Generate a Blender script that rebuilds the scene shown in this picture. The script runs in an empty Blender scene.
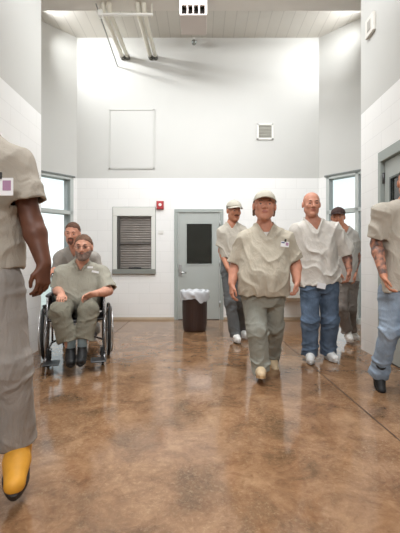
import bpy, math, random
import numpy as np
from mathutils import Vector, Matrix

# ------------------------------------------------------------------ camera, world, lights
SC = bpy.context.scene
COL = SC.collection
F, CU, CV, CH = 360.0, 202.0, 263.0, 1.08      # focal length in px, principal point, camera height (m)
cam = bpy.data.objects.new('camera', bpy.data.cameras.new('camera'))
COL.objects.link(cam)
cam.location = (0, 0, CH)
cam.rotation_euler = (math.radians(90), 0, 0)
cam.data.sensor_fit = 'AUTO'; cam.data.sensor_width = 36
cam.data.lens = F / 533 * 36
cam.data.shift_x = -2 / 533; cam.data.shift_y = -3.5 / 533
cam.data.clip_start = .05
SC.camera = cam
SC.view_settings.view_transform = 'Standard'
SC.view_settings.look = 'None'
SC.view_settings.gamma = 1
SC.view_settings.use_curve_mapping = False
SC.view_settings.exposure = 0.22
try:
    SC.cycles.adaptive_threshold = 0.01
    SC.cycles.max_bounces = 10; SC.cycles.diffuse_bounces = 6
    SC.cycles.sample_clamp_indirect = 6
    SC.cycles.caustics_reflective = False; SC.cycles.caustics_refractive = False
except Exception: pass

world = bpy.data.worlds.new('world'); SC.world = world; world.use_nodes = True
wn = world.node_tree.nodes; wl = world.node_tree.links; wn.clear()
wo = wn.new('ShaderNodeOutputWorld'); wb = wn.new('ShaderNodeBackground')
wr = wn.new('ShaderNodeValToRGB'); ws = wn.new('ShaderNodeSeparateXYZ'); wt = wn.new('ShaderNodeTexCoord')
wl.new(wt.outputs['Generated'], ws.inputs[0]); wl.new(ws.outputs['Z'], wr.inputs[0])
wl.new(wr.outputs[0], wb.inputs[0]); wl.new(wb.outputs[0], wo.inputs[0])
wr.color_ramp.elements[0].position = 0.0; wr.color_ramp.elements[0].color = (1.0, 1.0, .97, 1)
wr.color_ramp.elements[1].position = .30; wr.color_ramp.elements[1].color = (.62, .72, .78, 1)
e = wr.color_ramp.elements.new(.12); e.color = (.95, .98, .97, 1)
wb.inputs[1].default_value = 1.25

def area(name, loc, rot, sx, sy, power, col=(.97, .985, 1), spread=180):
    l = bpy.data.lights.new(name, 'AREA'); l.shape = 'RECTANGLE'; l.size = sx; l.size_y = sy
    l.energy = power; l.color = col; l.spread = math.radians(spread)
    o = bpy.data.objects.new(name, l); o.location = loc; o.rotation_euler = rot; COL.objects.link(o); return o
# the ceiling lamps of the back room and corridor, plus an added fill light
area('atrium_lamp', (-.8, 3.5, 4.85), (math.radians(40), 0, 0), 1.4, .3, 27, spread=130)
area('atrium_lamp', (.8, 3.5, 4.85), (math.radians(40), 0, 0), 1.4, .3, 27, spread=130)
area('atrium_lamp', (0, 4.95, 5.0), (math.radians(5), 0, 0), 3.4, .3, 42, spread=150)
area('corridor_lamp_or_fill', (0, 2.2, 5.30), (0, 0, 0), 1.4, 1.2, 38, spread=80)
area('corridor_lamp_or_fill', (0, -1.6, 5.30), (0, 0, 0), 1.4, 1.2, 30, spread=95)
area('corridor_lamp_or_fill', (0, -4.2, 4.9), (math.radians(58), 0, 0), 2.6, 1.0, 92, spread=120)  # added fill behind the camera, brightens the people and lower back wall
# the lamp high on the left that throws the shadows of the pipes
area('side_lamp_or_fill', (-2.78, 5.92, 5.33), (math.radians(68), 0, math.radians(-62)), .14, .14, 21, spread=105)
area('side_lamp_or_fill', (2.72, 5.92, 5.33), (math.radians(68), 0, math.radians(62)), .4, .4, 24, spread=112)  # added light on the right, brightens the angled wall and upper back wall

def P(u, v, d):
    """where the ray of photo point (u, v) stands at depth d"""
    return np.array([(u - CU) * d / F, d, CH + (CV - v) * d / F])

# ------------------------------------------------------------------ materials
MATS = {}
def mat(name, col, rough=.6, metal=0, noise=0, nscale=8, bump=0, bscale=60, spec=.5, var=None, trans=0, alpha=1, wrinkle=0):
    if name in MATS: return MATS[name]
    m = bpy.data.materials.new(name); m.use_nodes = True
    nt = m.node_tree; b = nt.nodes['Principled BSDF']
    b.inputs['Base Color'].default_value = (*col, 1); b.inputs['Roughness'].default_value = rough
    b.inputs['Metallic'].default_value = metal; b.inputs['Specular IOR Level'].default_value = spec
    b.inputs['Transmission Weight'].default_value = trans; b.inputs['Alpha'].default_value = alpha
    tc = nt.nodes.new('ShaderNodeTexCoord')
    if noise or var:
        n = nt.nodes.new('ShaderNodeTexNoise'); n.inputs['Scale'].default_value = nscale; n.inputs['Detail'].default_value = 5
        nt.links.new(tc.outputs['Object'], n.inputs['Vector'])
        r = nt.nodes.new('ShaderNodeValToRGB')
        r.color_ramp.elements[0].position = .35; r.color_ramp.elements[1].position = .65
        c2 = var if var else tuple(min(1, c * (1 + noise)) for c in col)
        c1 = col if var else tuple(c * (1 - noise) for c in col)
        r.color_ramp.elements[0].color = (*c1, 1); r.color_ramp.elements[1].color = (*c2, 1)
        nt.links.new(n.outputs['Fac'], r.inputs[0]); nt.links.new(r.outputs[0], b.inputs['Base Color'])
    if bump:
        n = nt.nodes.new('ShaderNodeTexNoise'); n.inputs['Scale'].default_value = bscale; n.inputs['Detail'].default_value = 3
        nt.links.new(tc.outputs['Object'], n.inputs['Vector'])
        bp = nt.nodes.new('ShaderNodeBump'); bp.inputs['Strength'].default_value = bump; bp.inputs['Distance'].default_value = .004
        nt.links.new(n.outputs['Fac'], bp.inputs['Height']); nt.links.new(bp.outputs[0], b.inputs['Normal'])
    if wrinkle:
        n = nt.nodes.new('ShaderNodeTexNoise'); n.inputs['Scale'].default_value = 5.5; n.inputs['Detail'].default_value = 3; n.inputs['Distortion'].default_value = 1.6
        mp = nt.nodes.new('ShaderNodeMapping'); mp.inputs['Scale'].default_value = (1.5, 1.5, .75); mp.inputs['Rotation'].default_value = (.2, .35, 0)
        nt.links.new(tc.outputs['Object'], mp.inputs['Vector']); nt.links.new(mp.outputs[0], n.inputs['Vector'])
        m1 = nt.nodes.new('ShaderNodeMath'); m1.operation = 'SUBTRACT'; m1.inputs[1].default_value = .5; nt.links.new(n.outputs['Fac'], m1.inputs[0])
        m2 = nt.nodes.new('ShaderNodeMath'); m2.operation = 'ABSOLUTE'; nt.links.new(m1.outputs[0], m2.inputs[0])
        b2 = nt.nodes.new('ShaderNodeBump'); b2.inputs['Strength'].default_value = wrinkle; b2.inputs['Distance'].default_value = .06; b2.invert = True
        nt.links.new(m2.outputs[0], b2.inputs['Height'])
        if bump: nt.links.new(b2.outputs[0], bp.inputs['Normal'])
        else: nt.links.new(b2.outputs[0], b.inputs['Normal'])
    MATS[name] = m; return m

def srgb(r, g, b):
    f = lambda c: (c / 255 / 12.92) if c / 255 <= .04045 else ((c / 255 + .055) / 1.055) ** 2.4
    return (f(r), f(g), f(b))

def wall_mat(name, axis, zb):
    """painted concrete block up to zb, smooth grey paint above. axis: which horizontal coordinate runs along the wall"""
    m = bpy.data.materials.new(name); m.use_nodes = True; nt = m.node_tree; N = nt.nodes; L = nt.links
    b = N['Principled BSDF']; b.inputs['Roughness'].default_value = .45; b.inputs['Specular IOR Level'].default_value = .3
    tc = N.new('ShaderNodeTexCoord'); sp = N.new('ShaderNodeSeparateXYZ'); L.new(tc.outputs['Object'], sp.inputs[0])
    cb = N.new('ShaderNodeCombineXYZ')
    if axis == 'd':
        mm = N.new('ShaderNodeMath'); mm.operation = 'MULTIPLY'; mm.inputs[1].default_value = 1.414
        L.new(sp.outputs['X'], mm.inputs[0]); L.new(mm.outputs[0], cb.inputs[0])
    else:
        L.new(sp.outputs['X' if axis == 'x' else 'Y'], cb.inputs[0])
    ad = N.new('ShaderNodeMath'); ad.operation = 'SUBTRACT'; ad.inputs[1].default_value = zb % .2
    L.new(sp.outputs['Z'], ad.inputs[0]); L.new(ad.outputs[0], cb.inputs[1])
    br = N.new('ShaderNodeTexBrick'); L.new(cb.outputs[0], br.inputs['Vector'])
    br.inputs['Scale'].default_value = 1; br.inputs['Brick Width'].default_value = .4; br.inputs['Row Height'].default_value = .2
    br.inputs['Mortar Size'].default_value = .005; br.inputs['Mortar Smooth'].default_value = .6
    c = srgb(242, 242, 240)
    br.inputs['Color1'].default_value = (*c, 1); br.inputs['Color2'].default_value = (*[x * .985 for x in c], 1)
    br.inputs['Mortar'].default_value = (*[x * .90 for x in c], 1)
    gt = N.new('ShaderNodeMath'); gt.operation = 'GREATER_THAN'; gt.inputs[1].default_value = zb; L.new(sp.outputs['Z'], gt.inputs[0])
    mx = N.new('ShaderNodeMix'); mx.data_type = 'RGBA'
    L.new(gt.outputs[0], mx.inputs['Factor']); L.new(br.outputs['Color'], mx.inputs['A'])
    nz = N.new('ShaderNodeTexNoise'); nz.inputs['Scale'].default_value = 1.3; L.new(tc.outputs['Object'], nz.inputs['Vector'])
    rp = N.new('ShaderNodeValToRGB'); g = srgb(203, 203, 199)
    rp.color_ramp.elements[0].color = (*[x * .97 for x in g], 1); rp.color_ramp.elements[1].color = (*[x * 1.03 for x in g], 1)
    L.new(nz.outputs['Fac'], rp.inputs[0]); L.new(rp.outputs[0], mx.inputs['B'])
    L.new(mx.outputs['Result'], b.inputs['Base Color'])
    # grooves only in the block
    iv = N.new('ShaderNodeMath'); iv.operation = 'SUBTRACT'; iv.inputs[0].default_value = 1; L.new(br.outputs['Fac'], iv.inputs[1])
    mxh = N.new('ShaderNodeMath'); mxh.operation = 'MAXIMUM'; L.new(iv.outputs[0], mxh.inputs[0]); L.new(gt.outputs[0], mxh.inputs[1])
    bp = N.new('ShaderNodeBump'); bp.inputs['Strength'].default_value = .22; bp.inputs['Distance'].default_value = .006
    L.new(mxh.outputs[0], bp.inputs['Height']); L.new(bp.outputs[0], b.inputs['Normal'])
    return m

def floor_mat():
    m = bpy.data.materials.new('stained_concrete'); m.use_nodes = True; nt = m.node_tree; N = nt.nodes; L = nt.links
    b = N['Principled BSDF']; tc = N.new('ShaderNodeTexCoord')
    def noise(s, d, dist=0, rough=.6):
        n = N.new('ShaderNodeTexNoise'); n.inputs['Scale'].default_value = s; n.inputs['Detail'].default_value = d
        n.inputs['Distortion'].default_value = dist; n.inputs['Roughness'].default_value = rough
        L.new(tc.outputs['Object'], n.inputs['Vector']); return n
    a = noise(3.2, 10, .5, .70); r = N.new('ShaderNodeValToRGB'); L.new(a.outputs['Fac'], r.inputs[0])
    r.color_ramp.elements[0].position = .34; r.color_ramp.elements[0].color = (*srgb(98, 74, 52), 1)
    r.color_ramp.elements[1].position = .70; r.color_ramp.elements[1].color = (*srgb(160, 127, 96), 1)
    e = r.color_ramp.elements.new(.50); e.color = (*srgb(131, 98, 71), 1)
    c = noise(46, 9, .6, .85); r2 = N.new('ShaderNodeValToRGB'); L.new(c.outputs['Fac'], r2.inputs[0])
    r2.color_ramp.elements[0].position = .50; r2.color_ramp.elements[0].color = (0, 0, 0, 1)
    r2.color_ramp.elements[1].position = .66; r2.color_ramp.elements[1].color = (1, 1, 1, 1)
    d = noise(1.1, 4, .3); r3 = N.new('ShaderNodeValToRGB'); L.new(d.outputs['Fac'], r3.inputs[0])
    r3.color_ramp.elements[0].position = .38; r3.color_ramp.elements[0].color = (.12, .12, .12, 1)
    r3.color_ramp.elements[1].position = .62; r3.color_ramp.elements[1].color = (.50, .50, .50, 1)
    mu = N.new('ShaderNodeMath'); mu.operation = 'MULTIPLY'; L.new(r2.outputs[0], mu.inputs[0]); L.new(r3.outputs[0], mu.inputs[1])
    mx = N.new('ShaderNodeMix'); mx.data_type = 'RGBA'; L.new(mu.outputs[0], mx.inputs['Factor'])
    L.new(r.outputs[0], mx.inputs['A']); mx.inputs['B'].default_value = (*srgb(196, 168, 134), 1)
    # dark worn specks
    f = noise(9, 6, 1.5, .7); r4 = N.new('ShaderNodeValToRGB'); L.new(f.outputs['Fac'], r4.inputs[0])
    r4.color_ramp.elements[0].position = .30; r4.color_ramp.elements[0].color = (.72, .66, .62, 1)
    r4.color_ramp.elements[1].position = .50; r4.color_ramp.elements[1].color = (1, 1, 1, 1)
    m2 = N.new('ShaderNodeMix'); m2.data_type = 'RGBA'; m2.blend_type = 'MULTIPLY'; m2.inputs['Factor'].default_value = 1
    L.new(mx.outputs['Result'], m2.inputs['A']); L.new(r4.outputs[0], m2.inputs['B'])
    L.new(m2.outputs['Result'], b.inputs['Base Color'])
    rr = N.new('ShaderNodeMapRange'); L.new(c.outputs['Fac'], rr.inputs[0])
    rr.inputs['From Min'].default_value = .3; rr.inputs['From Max'].default_value = .7
    rr.inputs['To Min'].default_value = .06; rr.inputs['To Max'].default_value = .17
    L.new(rr.outputs[0], b.inputs['Roughness']); b.inputs['Specular IOR Level'].default_value = .5
    g = noise(5, 3); bp = N.new('ShaderNodeBump'); bp.inputs['Strength'].default_value = .12; bp.inputs['Distance'].default_value = .01
    L.new(g.outputs['Fac'], bp.inputs['Height']); L.new(bp.outputs[0], b.inputs['Normal'])
    return m

# ------------------------------------------------------------------ mesh helpers
def make_mesh(name, V, Fq, mats, parent=None, smooth=True, matidx=None, loc=None):
    V = np.asarray(V, dtype=np.float64)
    if loc is not None: V = V - np.asarray(loc)
    me = bpy.data.meshes.new(name)
    me.from_pydata([tuple(v) for v in V.tolist()], [], Fq if isinstance(Fq, list) else Fq.tolist())
    ms = mats if isinstance(mats, (list, tuple)) else [mats]
    for m in ms: me.materials.append(m)
    if smooth is True: me.polygons.foreach_set('use_smooth', np.ones(len(me.polygons), dtype=bool))
    if matidx is not None: me.polygons.foreach_set('material_index', np.asarray(matidx, dtype=np.int32))
    me.update()
    o = bpy.data.objects.new(name, me); COL.objects.link(o)
    if parent is not None: o.parent = parent
    return o

class MB:
    """collects simple shapes into one mesh"""
    def __init__(s): s.V = []; s.F = []; s.sm = []
    def add(s, V, Fa, smooth=False):
        n = len(s.V); s.V += [tuple(map(float, v)) for v in V]; s.F += [tuple(i + n for i in f) for f in Fa]; s.sm += [smooth] * len(Fa); return s
    def box(s, lo, hi, bev=0, M=None):
        lo = np.array(lo, float); hi = np.array(hi, float)
        b = min(bev, *(abs(hi - lo) * .45)) if bev else 0
        if not b:
            V = [(x, y, z) for x in (lo[0], hi[0]) for y in (lo[1], hi[1]) for z in (lo[2], hi[2])]
            Fa = [(0, 1, 3, 2), (4, 6, 7, 5), (0, 4, 5, 1), (2, 3, 7, 6), (0, 2, 6, 4), (1, 5, 7, 3)]
        else:
            V = []; idx = {}
            for i in (0, 1):
                for j in (0, 1):
                    for k in (0, 1):
                        c = [hi[a] if t else lo[a] for a, t in enumerate((i, j, k))]
                        for a in range(3):
                            v = [c[q] + (b if not (i, j, k)[q] else -b) if q != a else c[q] for q in range(3)]
                            idx[(i, j, k, a)] = len(V); V.append(tuple(v))
            Fa = []
            for a in range(3):
                q, r = [t for t in range(3) if t != a]
                for sd in (0, 1):
                    f = []
                    for (m_, n_) in ((0, 0), (1, 0), (1, 1), (0, 1)):
                        t = [0, 0, 0]; t[a] = sd; t[q] = m_; t[r] = n_; f.append(idx[(*t, a)])
                    Fa.append(tuple(f))
                for m_ in (0, 1):          # edges along axis a
                    for n_ in (0, 1):
                        t0 = [0, 0, 0]; t0[q] = m_; t0[r] = n_; t1 = list(t0); t1[a] = 1
                        Fa.append((idx[(*t0, q)], idx[(*t1, q)], idx[(*t1, r)], idx[(*t0, r)]))
            for i in (0, 1):
                for j in (0, 1):
                    for k in (0, 1): Fa.append(tuple(idx[(i, j, k, a)] for a in range(3)))
            # orient outwards
            c = (lo + hi) / 2; out = []
            for f in Fa:
                p = [np.array(V[i]) for i in f]; n = np.cross(p[1] - p[0], p[2] - p[0])
                out.append(f if np.dot(n, sum(p) / len(p) - c) > 0 else f[::-1])
            Fa = out
        if M is not None: V = [tuple(M @ Vector(v)) for v in V]
        return s.add(V, Fa)
    def tube(s, pts, r, n=10, closed=False, cap=True):
        pts = [np.array(p, float) for p in pts]; m = len(pts)
        rs = r if isinstance(r, (list, tuple)) else [r] * m
        V = []; prev = None
        for i, p in enumerate(pts):
            if closed: t = pts[(i + 1) % m] - pts[i - 1]
            else: t = pts[min(i + 1, m - 1)] - pts[max(i - 1, 0)]
            t = t / (np.linalg.norm(t) + 1e-12)
            if prev is None:
                a = np.array([0, 0, 1.]) if abs(t[2]) < .9 else np.array([1., 0, 0])
                u = np.cross(t, a)
            else: u = prev - t * np.dot(prev, t)
            u /= np.linalg.norm(u); prev = u; w = np.cross(t, u)
            for k in range(n):
                an = 2 * math.pi * k / n; V.append(p + rs[i] * (math.cos(an) * u + math.sin(an) * w))
        Fa = []
        for i in range(m if closed else m - 1):
            j = (i + 1) % m
            for k in range(n):
                k2 = (k + 1) % n; Fa.append((i * n + k, i * n + k2, j * n + k2, j * n + k))
        s.add(V, Fa, True)
        if not closed and cap:
            b = len(s.V) - len(V)
            s.F.append(tuple(b + k for k in range(n))[::-1]); s.F.append(tuple(b + (m - 1) * n + k for k in range(n))); s.sm += [False, False]
        return s
    def ring(s, c, axis, R, r, n=48, k=8):
        c = np.array(c, float); ax = np.array(axis, float); ax /= np.linalg.norm(ax)
        a = np.array([0, 0, 1.]) if abs(ax[2]) < .9 else np.array([1., 0, 0]); u = np.cross(ax, a); u /= np.linalg.norm(u); w = np.cross(ax, u)
        return s.tube([c + R * (math.cos(2 * math.pi * i / n) * u + math.sin(2 * math.pi * i / n) * w) for i in range(n)], r, k, True)
    def disc(s, c, axis, R, th, n=24):
        c = np.array(c, float); ax = np.array(axis, float); ax /= np.linalg.norm(ax)
        return s.tube([c - ax * th / 2, c + ax * th / 2], R, n)
    def lathe(s, prof, c=(0, 0, 0), n=40, fn=None):
        V = []
        for (r, z) in prof:
            for k in range(n):
                a = 2 * math.pi * k / n; rr, zz = (r, z) if fn is None else fn(r, z, a)
                V.append((c[0] + rr * math.cos(a), c[1] + rr * math.sin(a), c[2] + zz))
        Fa = [(i * n + k, i * n + (k + 1) % n, (i + 1) * n + (k + 1) % n, (i + 1) * n + k) for i in range(len(prof) - 1) for k in range(n)]
        return s.add(V, Fa, True)
    def build(s, name, m, parent=None, loc=None):
        V = np.array(s.V)
        if loc is not None: V = V - np.array(loc)
        me = bpy.data.meshes.new(name); me.from_pydata([tuple(v) for v in V.tolist()], [], s.F)
        for x in (m if isinstance(m, (list, tuple)) else [m]): me.materials.append(x)
        me.polygons.foreach_set('use_smooth', np.array(s.sm, dtype=bool)); me.update()
        o = bpy.data.objects.new(name, me); COL.objects.link(o)
        if loc is not None and parent is None: o.location = tuple(map(float, loc))
        if parent is not None: o.parent = parent
        return o

def tag(o, label=None, cat=None, group=None, kind=None):
    if label: o['label'] = label
    if cat: o['category'] = cat
    if group: o['group'] = group
    if kind: o['kind'] = kind
    return o
def empty(name, loc, label, cat, group=None, kind=None):
    o = bpy.data.objects.new(name, None); COL.objects.link(o); o.location = tuple(map(float, loc)); o.empty_display_size = .1
    return tag(o, label, cat, group, kind)

# ------------------------------------------------------------------ implicit surfaces for bodies and clothes
def nrm(v): v = np.asarray(v, float); return v / (np.linalg.norm(v) + 1e-12)
def smin(a, b, k):
    if k <= 0: return np.minimum(a, b)
    h = np.maximum(k - np.abs(a - b), 0) / k
    return np.minimum(a, b) - h * h * k * .25
class RC:
    def __init__(s, a, b, ra, rb, q=None):     # q: (axis, factor) squash along axis
        s.a = np.asarray(a, float); s.b = np.asarray(b, float); s.ra = ra; s.rb = rb; s.q = q
    def box(s):
        r = max(s.ra, s.rb) * (max(1, 1 / s.q[1]) if s.q else 1); return np.minimum(s.a, s.b) - r, np.maximum(s.a, s.b) + r
    def ev(s, X, Y, Z):
        ba = s.b - s.a; L = ba @ ba + 1e-12
        px, py, pz = X - s.a[0], Y - s.a[1], Z - s.a[2]
        h = np.clip((px * ba[0] + py * ba[1] + pz * ba[2]) / L, 0, 1)
        dx, dy, dz = px - h * ba[0], py - h * ba[1], pz - h * ba[2]
        d2 = dx * dx + dy * dy + dz * dz
        if s.q:
            ax, f = s.q; t = dx * ax[0] + dy * ax[1] + dz * ax[2]; d2 = d2 + t * t * (f * f - 1)
        return np.sqrt(d2) - (s.ra + (s.rb - s.ra) * h)
class EL:
    def __init__(s, c, r, R=None): s.c = np.asarray(c, float); s.r = np.asarray(r, float); s.R = np.eye(3) if R is None else R
    def box(s):
        e = np.abs(s.R) @ s.r; return s.c - e, s.c + e
    def ev(s, X, Y, Z):
        px, py, pz = X - s.c[0], Y - s.c[1], Z - s.c[2]
        R = s.R; l = [px * R[0, i] + py * R[1, i] + pz * R[2, i] for i in range(3)]
        k0 = np.sqrt(sum((l[i] / s.r[i]) ** 2 for i in range(3))); k1 = np.sqrt(sum((l[i] / s.r[i] ** 2) ** 2 for i in range(3)))
        return k0 * (k0 - 1) / (k1 + 1e-6)
class LOFT:
    """oval cross sections along an axis. frame columns: side, forward, up"""
    def __init__(s, O, R, zs, ws, ds, cs, off=0, pw=2.0):
        s.O = np.asarray(O, float); s.R = R; s.zs = np.array(zs); s.ws = np.array(ws) + off; s.ds = np.array(ds) + off; s.cs = np.array(cs); s.pw = pw
    def box(s):
        W = s.ws.max(); D = s.ds.max() + np.abs(s.cs).max(); pts = [s.O + s.R @ np.array([a * W, b * D, z]) for a in (-1, 1) for b in (-1, 1) for z in (s.zs[0], s.zs[-1])]
        return np.min(pts, 0), np.max(pts, 0)
    def ev(s, X, Y, Z):
        px, py, pz = X - s.O[0], Y - s.O[1], Z - s.O[2]; R = s.R
        x, y, z = [px * R[0, i] + py * R[1, i] + pz * R[2, i] for i in range(3)]
        fz = np.linspace(s.zs[0], s.zs[-1], 64)
        def sm(v):
            a = np.interp(fz, s.zs, v); k = np.ones(7) / 7; return np.convolve(np.pad(a, 3, 'edge'), k, 'valid')
        w = np.interp(z, fz, sm(s.ws)); dd = np.interp(z, fz, sm(s.ds)); y = y - np.interp(z, fz, sm(s.cs))
        q = (np.abs(x / w) ** s.pw + np.abs(y / dd) ** s.pw) ** (1 / s.pw) + 1e-6; r = np.sqrt(x * x + y * y)
        d = np.where(r > 1e-4, r * (1 - 1 / q), -np.minimum(w, dd))
        return np.maximum(d, np.maximum(z - s.zs[-1], s.zs[0] - z))
def plane(p, n):
    p = np.asarray(p, float); n = nrm(n)
    return lambda X, Y, Z: (X - p[0]) * n[0] + (Y - p[1]) * n[1] + (Z - p[2]) * n[2]

class FLD:
    def __init__(s, lo, hi, h):
        s.h = h; s.lo = np.asarray(lo, float) - 3 * h; n = np.ceil((np.asarray(hi, float) - s.lo) / h).astype(int) + 4
        s.ax = [(s.lo[i] + np.arange(n[i]) * h).astype(np.float32) for i in range(3)]; s.D = np.full(tuple(n), .3, np.float32)
    def sl(s, lo, hi, m):
        out = []
        for i in range(3):
            a = max(0, int((lo[i] - m - s.lo[i]) / s.h)); b = min(len(s.ax[i]), int((hi[i] + m - s.lo[i]) / s.h) + 2); out.append(slice(a, max(a, b)))
        return tuple(out)
    def grid(s, q): return s.ax[0][q[0]][:, None, None], s.ax[1][q[1]][None, :, None], s.ax[2][q[2]][None, None, :]
    def add(s, p, k=.0, off=0, cut=None):
        lo, hi = p.box(); q = s.sl(lo, hi, k + abs(off) + .03); g = s.grid(q)
        if 0 in s.D[q].shape: return
        d = p.ev(*g) - off
        if cut:
            for c in cut: d = np.maximum(d, c(*g))
        s.D[q] = smin(s.D[q], d, k)
    def sub(s, p, k=.0, cut=None):
        lo, hi = p.box(); q = s.sl(lo, hi, k + .02); g = s.grid(q)
        if 0 in s.D[q].shape: return
        d = p.ev(*g)
        if cut:
            for c in cut: d = np.maximum(d, c(*g))
        s.D[q] = -smin(-s.D[q], d, k)
    def mesh(s):
        Fd = s.D; Fd[0] = Fd[-1] = .1; Fd[:, 0] = Fd[:, -1] = .1; Fd[:, :, 0] = Fd[:, :, -1] = .1
        S = Fd < 0; n = S.shape; cnt = np.zeros(tuple(k - 1 for k in n), np.int8)
        for i in (0, 1):
            for j in (0, 1):
                for k in (0, 1): cnt += S[i:n[0] - 1 + i, j:n[1] - 1 + j, k:n[2] - 1 + k]
        act = (cnt > 0) & (cnt < 8); C = np.argwhere(act); idx = np.full(act.shape, -1, np.int64); idx[act] = np.arange(len(C))
        pos = np.zeros((len(C), 3)); num = np.zeros(len(C))
        cs = [(i, j, k) for i in (0, 1) for j in (0, 1) for k in (0, 1)]
        vals = {c: Fd[C[:, 0] + c[0], C[:, 1] + c[1], C[:, 2] + c[2]].astype(float) for c in cs}
        for a in cs:
            for ax in range(3):
                if a[ax]: continue
                b = list(a); b[ax] = 1; b = tuple(b); f0, f1 = vals[a], vals[b]; m = (f0 < 0) != (f1 < 0)
                t = np.where(m, f0 / np.where(m, f0 - f1, 1), 0); p = np.array(a, float) + np.outer(t, np.array(b) - np.array(a))
                pos += np.where(m[:, None], p, 0); num += m
        V = s.lo + (C + pos / num[:, None]) * s.h
        Q = []
        for ax in range(3):
            sl0 = [slice(1, -1)] * 3; sl1 = [slice(1, -1)] * 3; sl0[ax] = slice(0, -1); sl1[ax] = slice(1, None)
            A = S[tuple(sl0)]; B = S[tuple(sl1)]; E = np.argwhere(A != B)
            if not len(E): continue
            flip = B[tuple(E.T)]
            off = np.array([0 if q == ax else 1 for q in range(3)]); E = E + off
            u, v = [(1, 2), (2, 0), (0, 1)][ax]
            du = np.zeros(3, int); du[u] = 1; dv = np.zeros(3, int); dv[v] = 1
            q4 = [idx[tuple((E - du - dv).T)], idx[tuple((E - dv).T)], idx[tuple(E.T)], idx[tuple((E - du).T)]]
            q4 = np.stack(q4, 1); q4 = np.where(flip[:, None], q4[:, ::-1], q4); Q.append(q4)
        return V, np.concatenate(Q)
def vnormals(V, Q):
    fn = np.cross(V[Q[:, 2]] - V[Q[:, 0]], V[Q[:, 3]] - V[Q[:, 1]]); N = np.zeros_like(V)
    for c in range(4):
        for a in range(3): N[:, a] += np.bincount(Q[:, c], fn[:, a], len(V))
    return N / (np.linalg.norm(N, axis=1)[:, None] + 1e-12)
def relax(V, Q, it=1, w=.5):
    E = np.concatenate([Q[:, [0, 1]], Q[:, [1, 2]], Q[:, [2, 3]], Q[:, [3, 0]]])
    for _ in range(it):
        c = np.bincount(E[:, 0], minlength=len(V)) + np.bincount(E[:, 1], minlength=len(V)); S = np.zeros_like(V)
        for a in range(3): S[:, a] = np.bincount(E[:, 0], V[E[:, 1], a], len(V)) + np.bincount(E[:, 1], V[E[:, 0], a], len(V))
        V = V * (1 - w) + w * S / np.maximum(c, 1)[:, None]
    return V
def warp(p, f, seed):
    r = np.random.RandomState(seed); o = np.zeros(len(p))
    for i in range(5):
        k = r.normal(size=3) * f * (1 + .5 * i); o += np.sin(p @ k + r.uniform(0, 6.28)) / (1 + .4 * i)
    return o / 2.2
def bounds(prims):
    b = [p.box() for p in prims]; return np.min([x[0] for x in b], 0), np.max([x[1] for x in b], 0)
# ------------------------------------------------------------------ people
def hframe(yaw, pitch, roll=0):
    """columns: side (image right when facing the camera), back, up; the face looks along -back"""
    return np.array((Matrix.Rotation(math.radians(yaw), 3, 'Z') @ Matrix.Rotation(math.radians(roll), 3, 'Y') @ Matrix.Rotation(math.radians(pitch), 3, 'X')))

HEAD = [  # kind, data, k  in head space: x side, y back, z up ; height .24
    ('el', (0, .014, .030), (.075, .094, .088), 0),
    ('el', (0, -.024, -.040), (.060, .066, .076), .03),
    ('rc', (.046, .0, -.058), (.014, -.066, -.098), .020, .016, .03), ('rc', (-.046, .0, -.058), (-.014, -.066, -.098), .020, .016, .03),
    ('el', (0, -.070, -.100), (.022, .018, .016), .02),
    ('rc', (-.030, -.076, .024), (.030, -.076, .024), .011, .011, .018),
    ('el', (.036, -.062, -.020), (.024, .022, .022), .02), ('el', (-.036, -.062, -.020), (.024, .022, .022), .02),
]
HEADSUB = [((.031, -.100, .005), (.017, .020, .013)), ((-.031, -.100, .005), (.017, .020, .013))]
HEAD2 = [
    ('rc', (0, -.084, .012), (0, -.108, -.028), .0085, .0125, .010),
    ('el', (.012, -.094, -.032), (.008, .010, .007), .006), ('el', (-.012, -.094, -.032), (.008, .010, .007), .006),
    ('rc', (-.017, -.084, -.0545), (.017, -.084, -.0545), .0062, .0062, .008), ('rc', (-.014, -.083, -.066), (.014, -.083, -.066), .0068, .0068, .008),
    ('el', (.031, -.077, .0105), (.019, .012, .007), .004), ('el', (-.031, -.077, .0105), (.019, .012, .007), .004),
    ('el', (.077, .012, -.006), (.010, .020, .031), .006), ('el', (-.077, .012, -.006), (.010, .020, .031), .006),
]
def head_prims(L, C, R, s, wide=1.0):
    out = []
    W = np.array([wide, 1, 1])
    for e in L:
        if e[0] == 'el': out.append((EL(C + R @ (np.array(e[1]) * W * s), np.array(e[2]) * W * s, R), e[3] * s))
        else: out.append((RC(C + R @ (np.array(e[1]) * W * s), C + R @ (np.array(e[2]) * W * s), e[3] * s, e[4] * s), e[5] * s))
    return out
def local_mesh(name, prims, h, C, R, s, m, parent, loc, cuts=(), subs=(), amp=0, seed=1, wide=1.0, label=None, rel=1):
    """a small shape built in head or shoe space and carried to its place"""
    ps = [p for p, k in prims]; lo, hi = bounds(ps); f = FLD(lo, hi, h)
    for p, k in prims: f.add(p, k)
    q = (slice(None),) * 3; g = f.grid(q)
    for c in cuts: f.D = np.maximum(f.D, c(*g)).astype(np.float32)
    for p, k in subs: f.sub(p, k)
    V, Q = f.mesh()
    if rel: V = relax(V, Q, rel)
    if amp: V = V + vnormals(V, Q) * (amp * warp(V, 90, seed))[:, None]
    V = C + (V * np.array([wide, 1, 1]) * s) @ R.T
    o = make_mesh(name, V, Q, m, parent, loc=loc)
    if label: o['label'] = label
    return o

SKIN_LIGHT = None
def skin_mat(name, rgb): return mat(name, srgb(*rgb), .5, noise=.07, nscale=30, spec=.4)
def lip_mat(name, rgb): return mat(name + '_lip', tuple(c * f for c, f in zip(srgb(*rgb), (.72, .5, .5))), .45)

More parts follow.
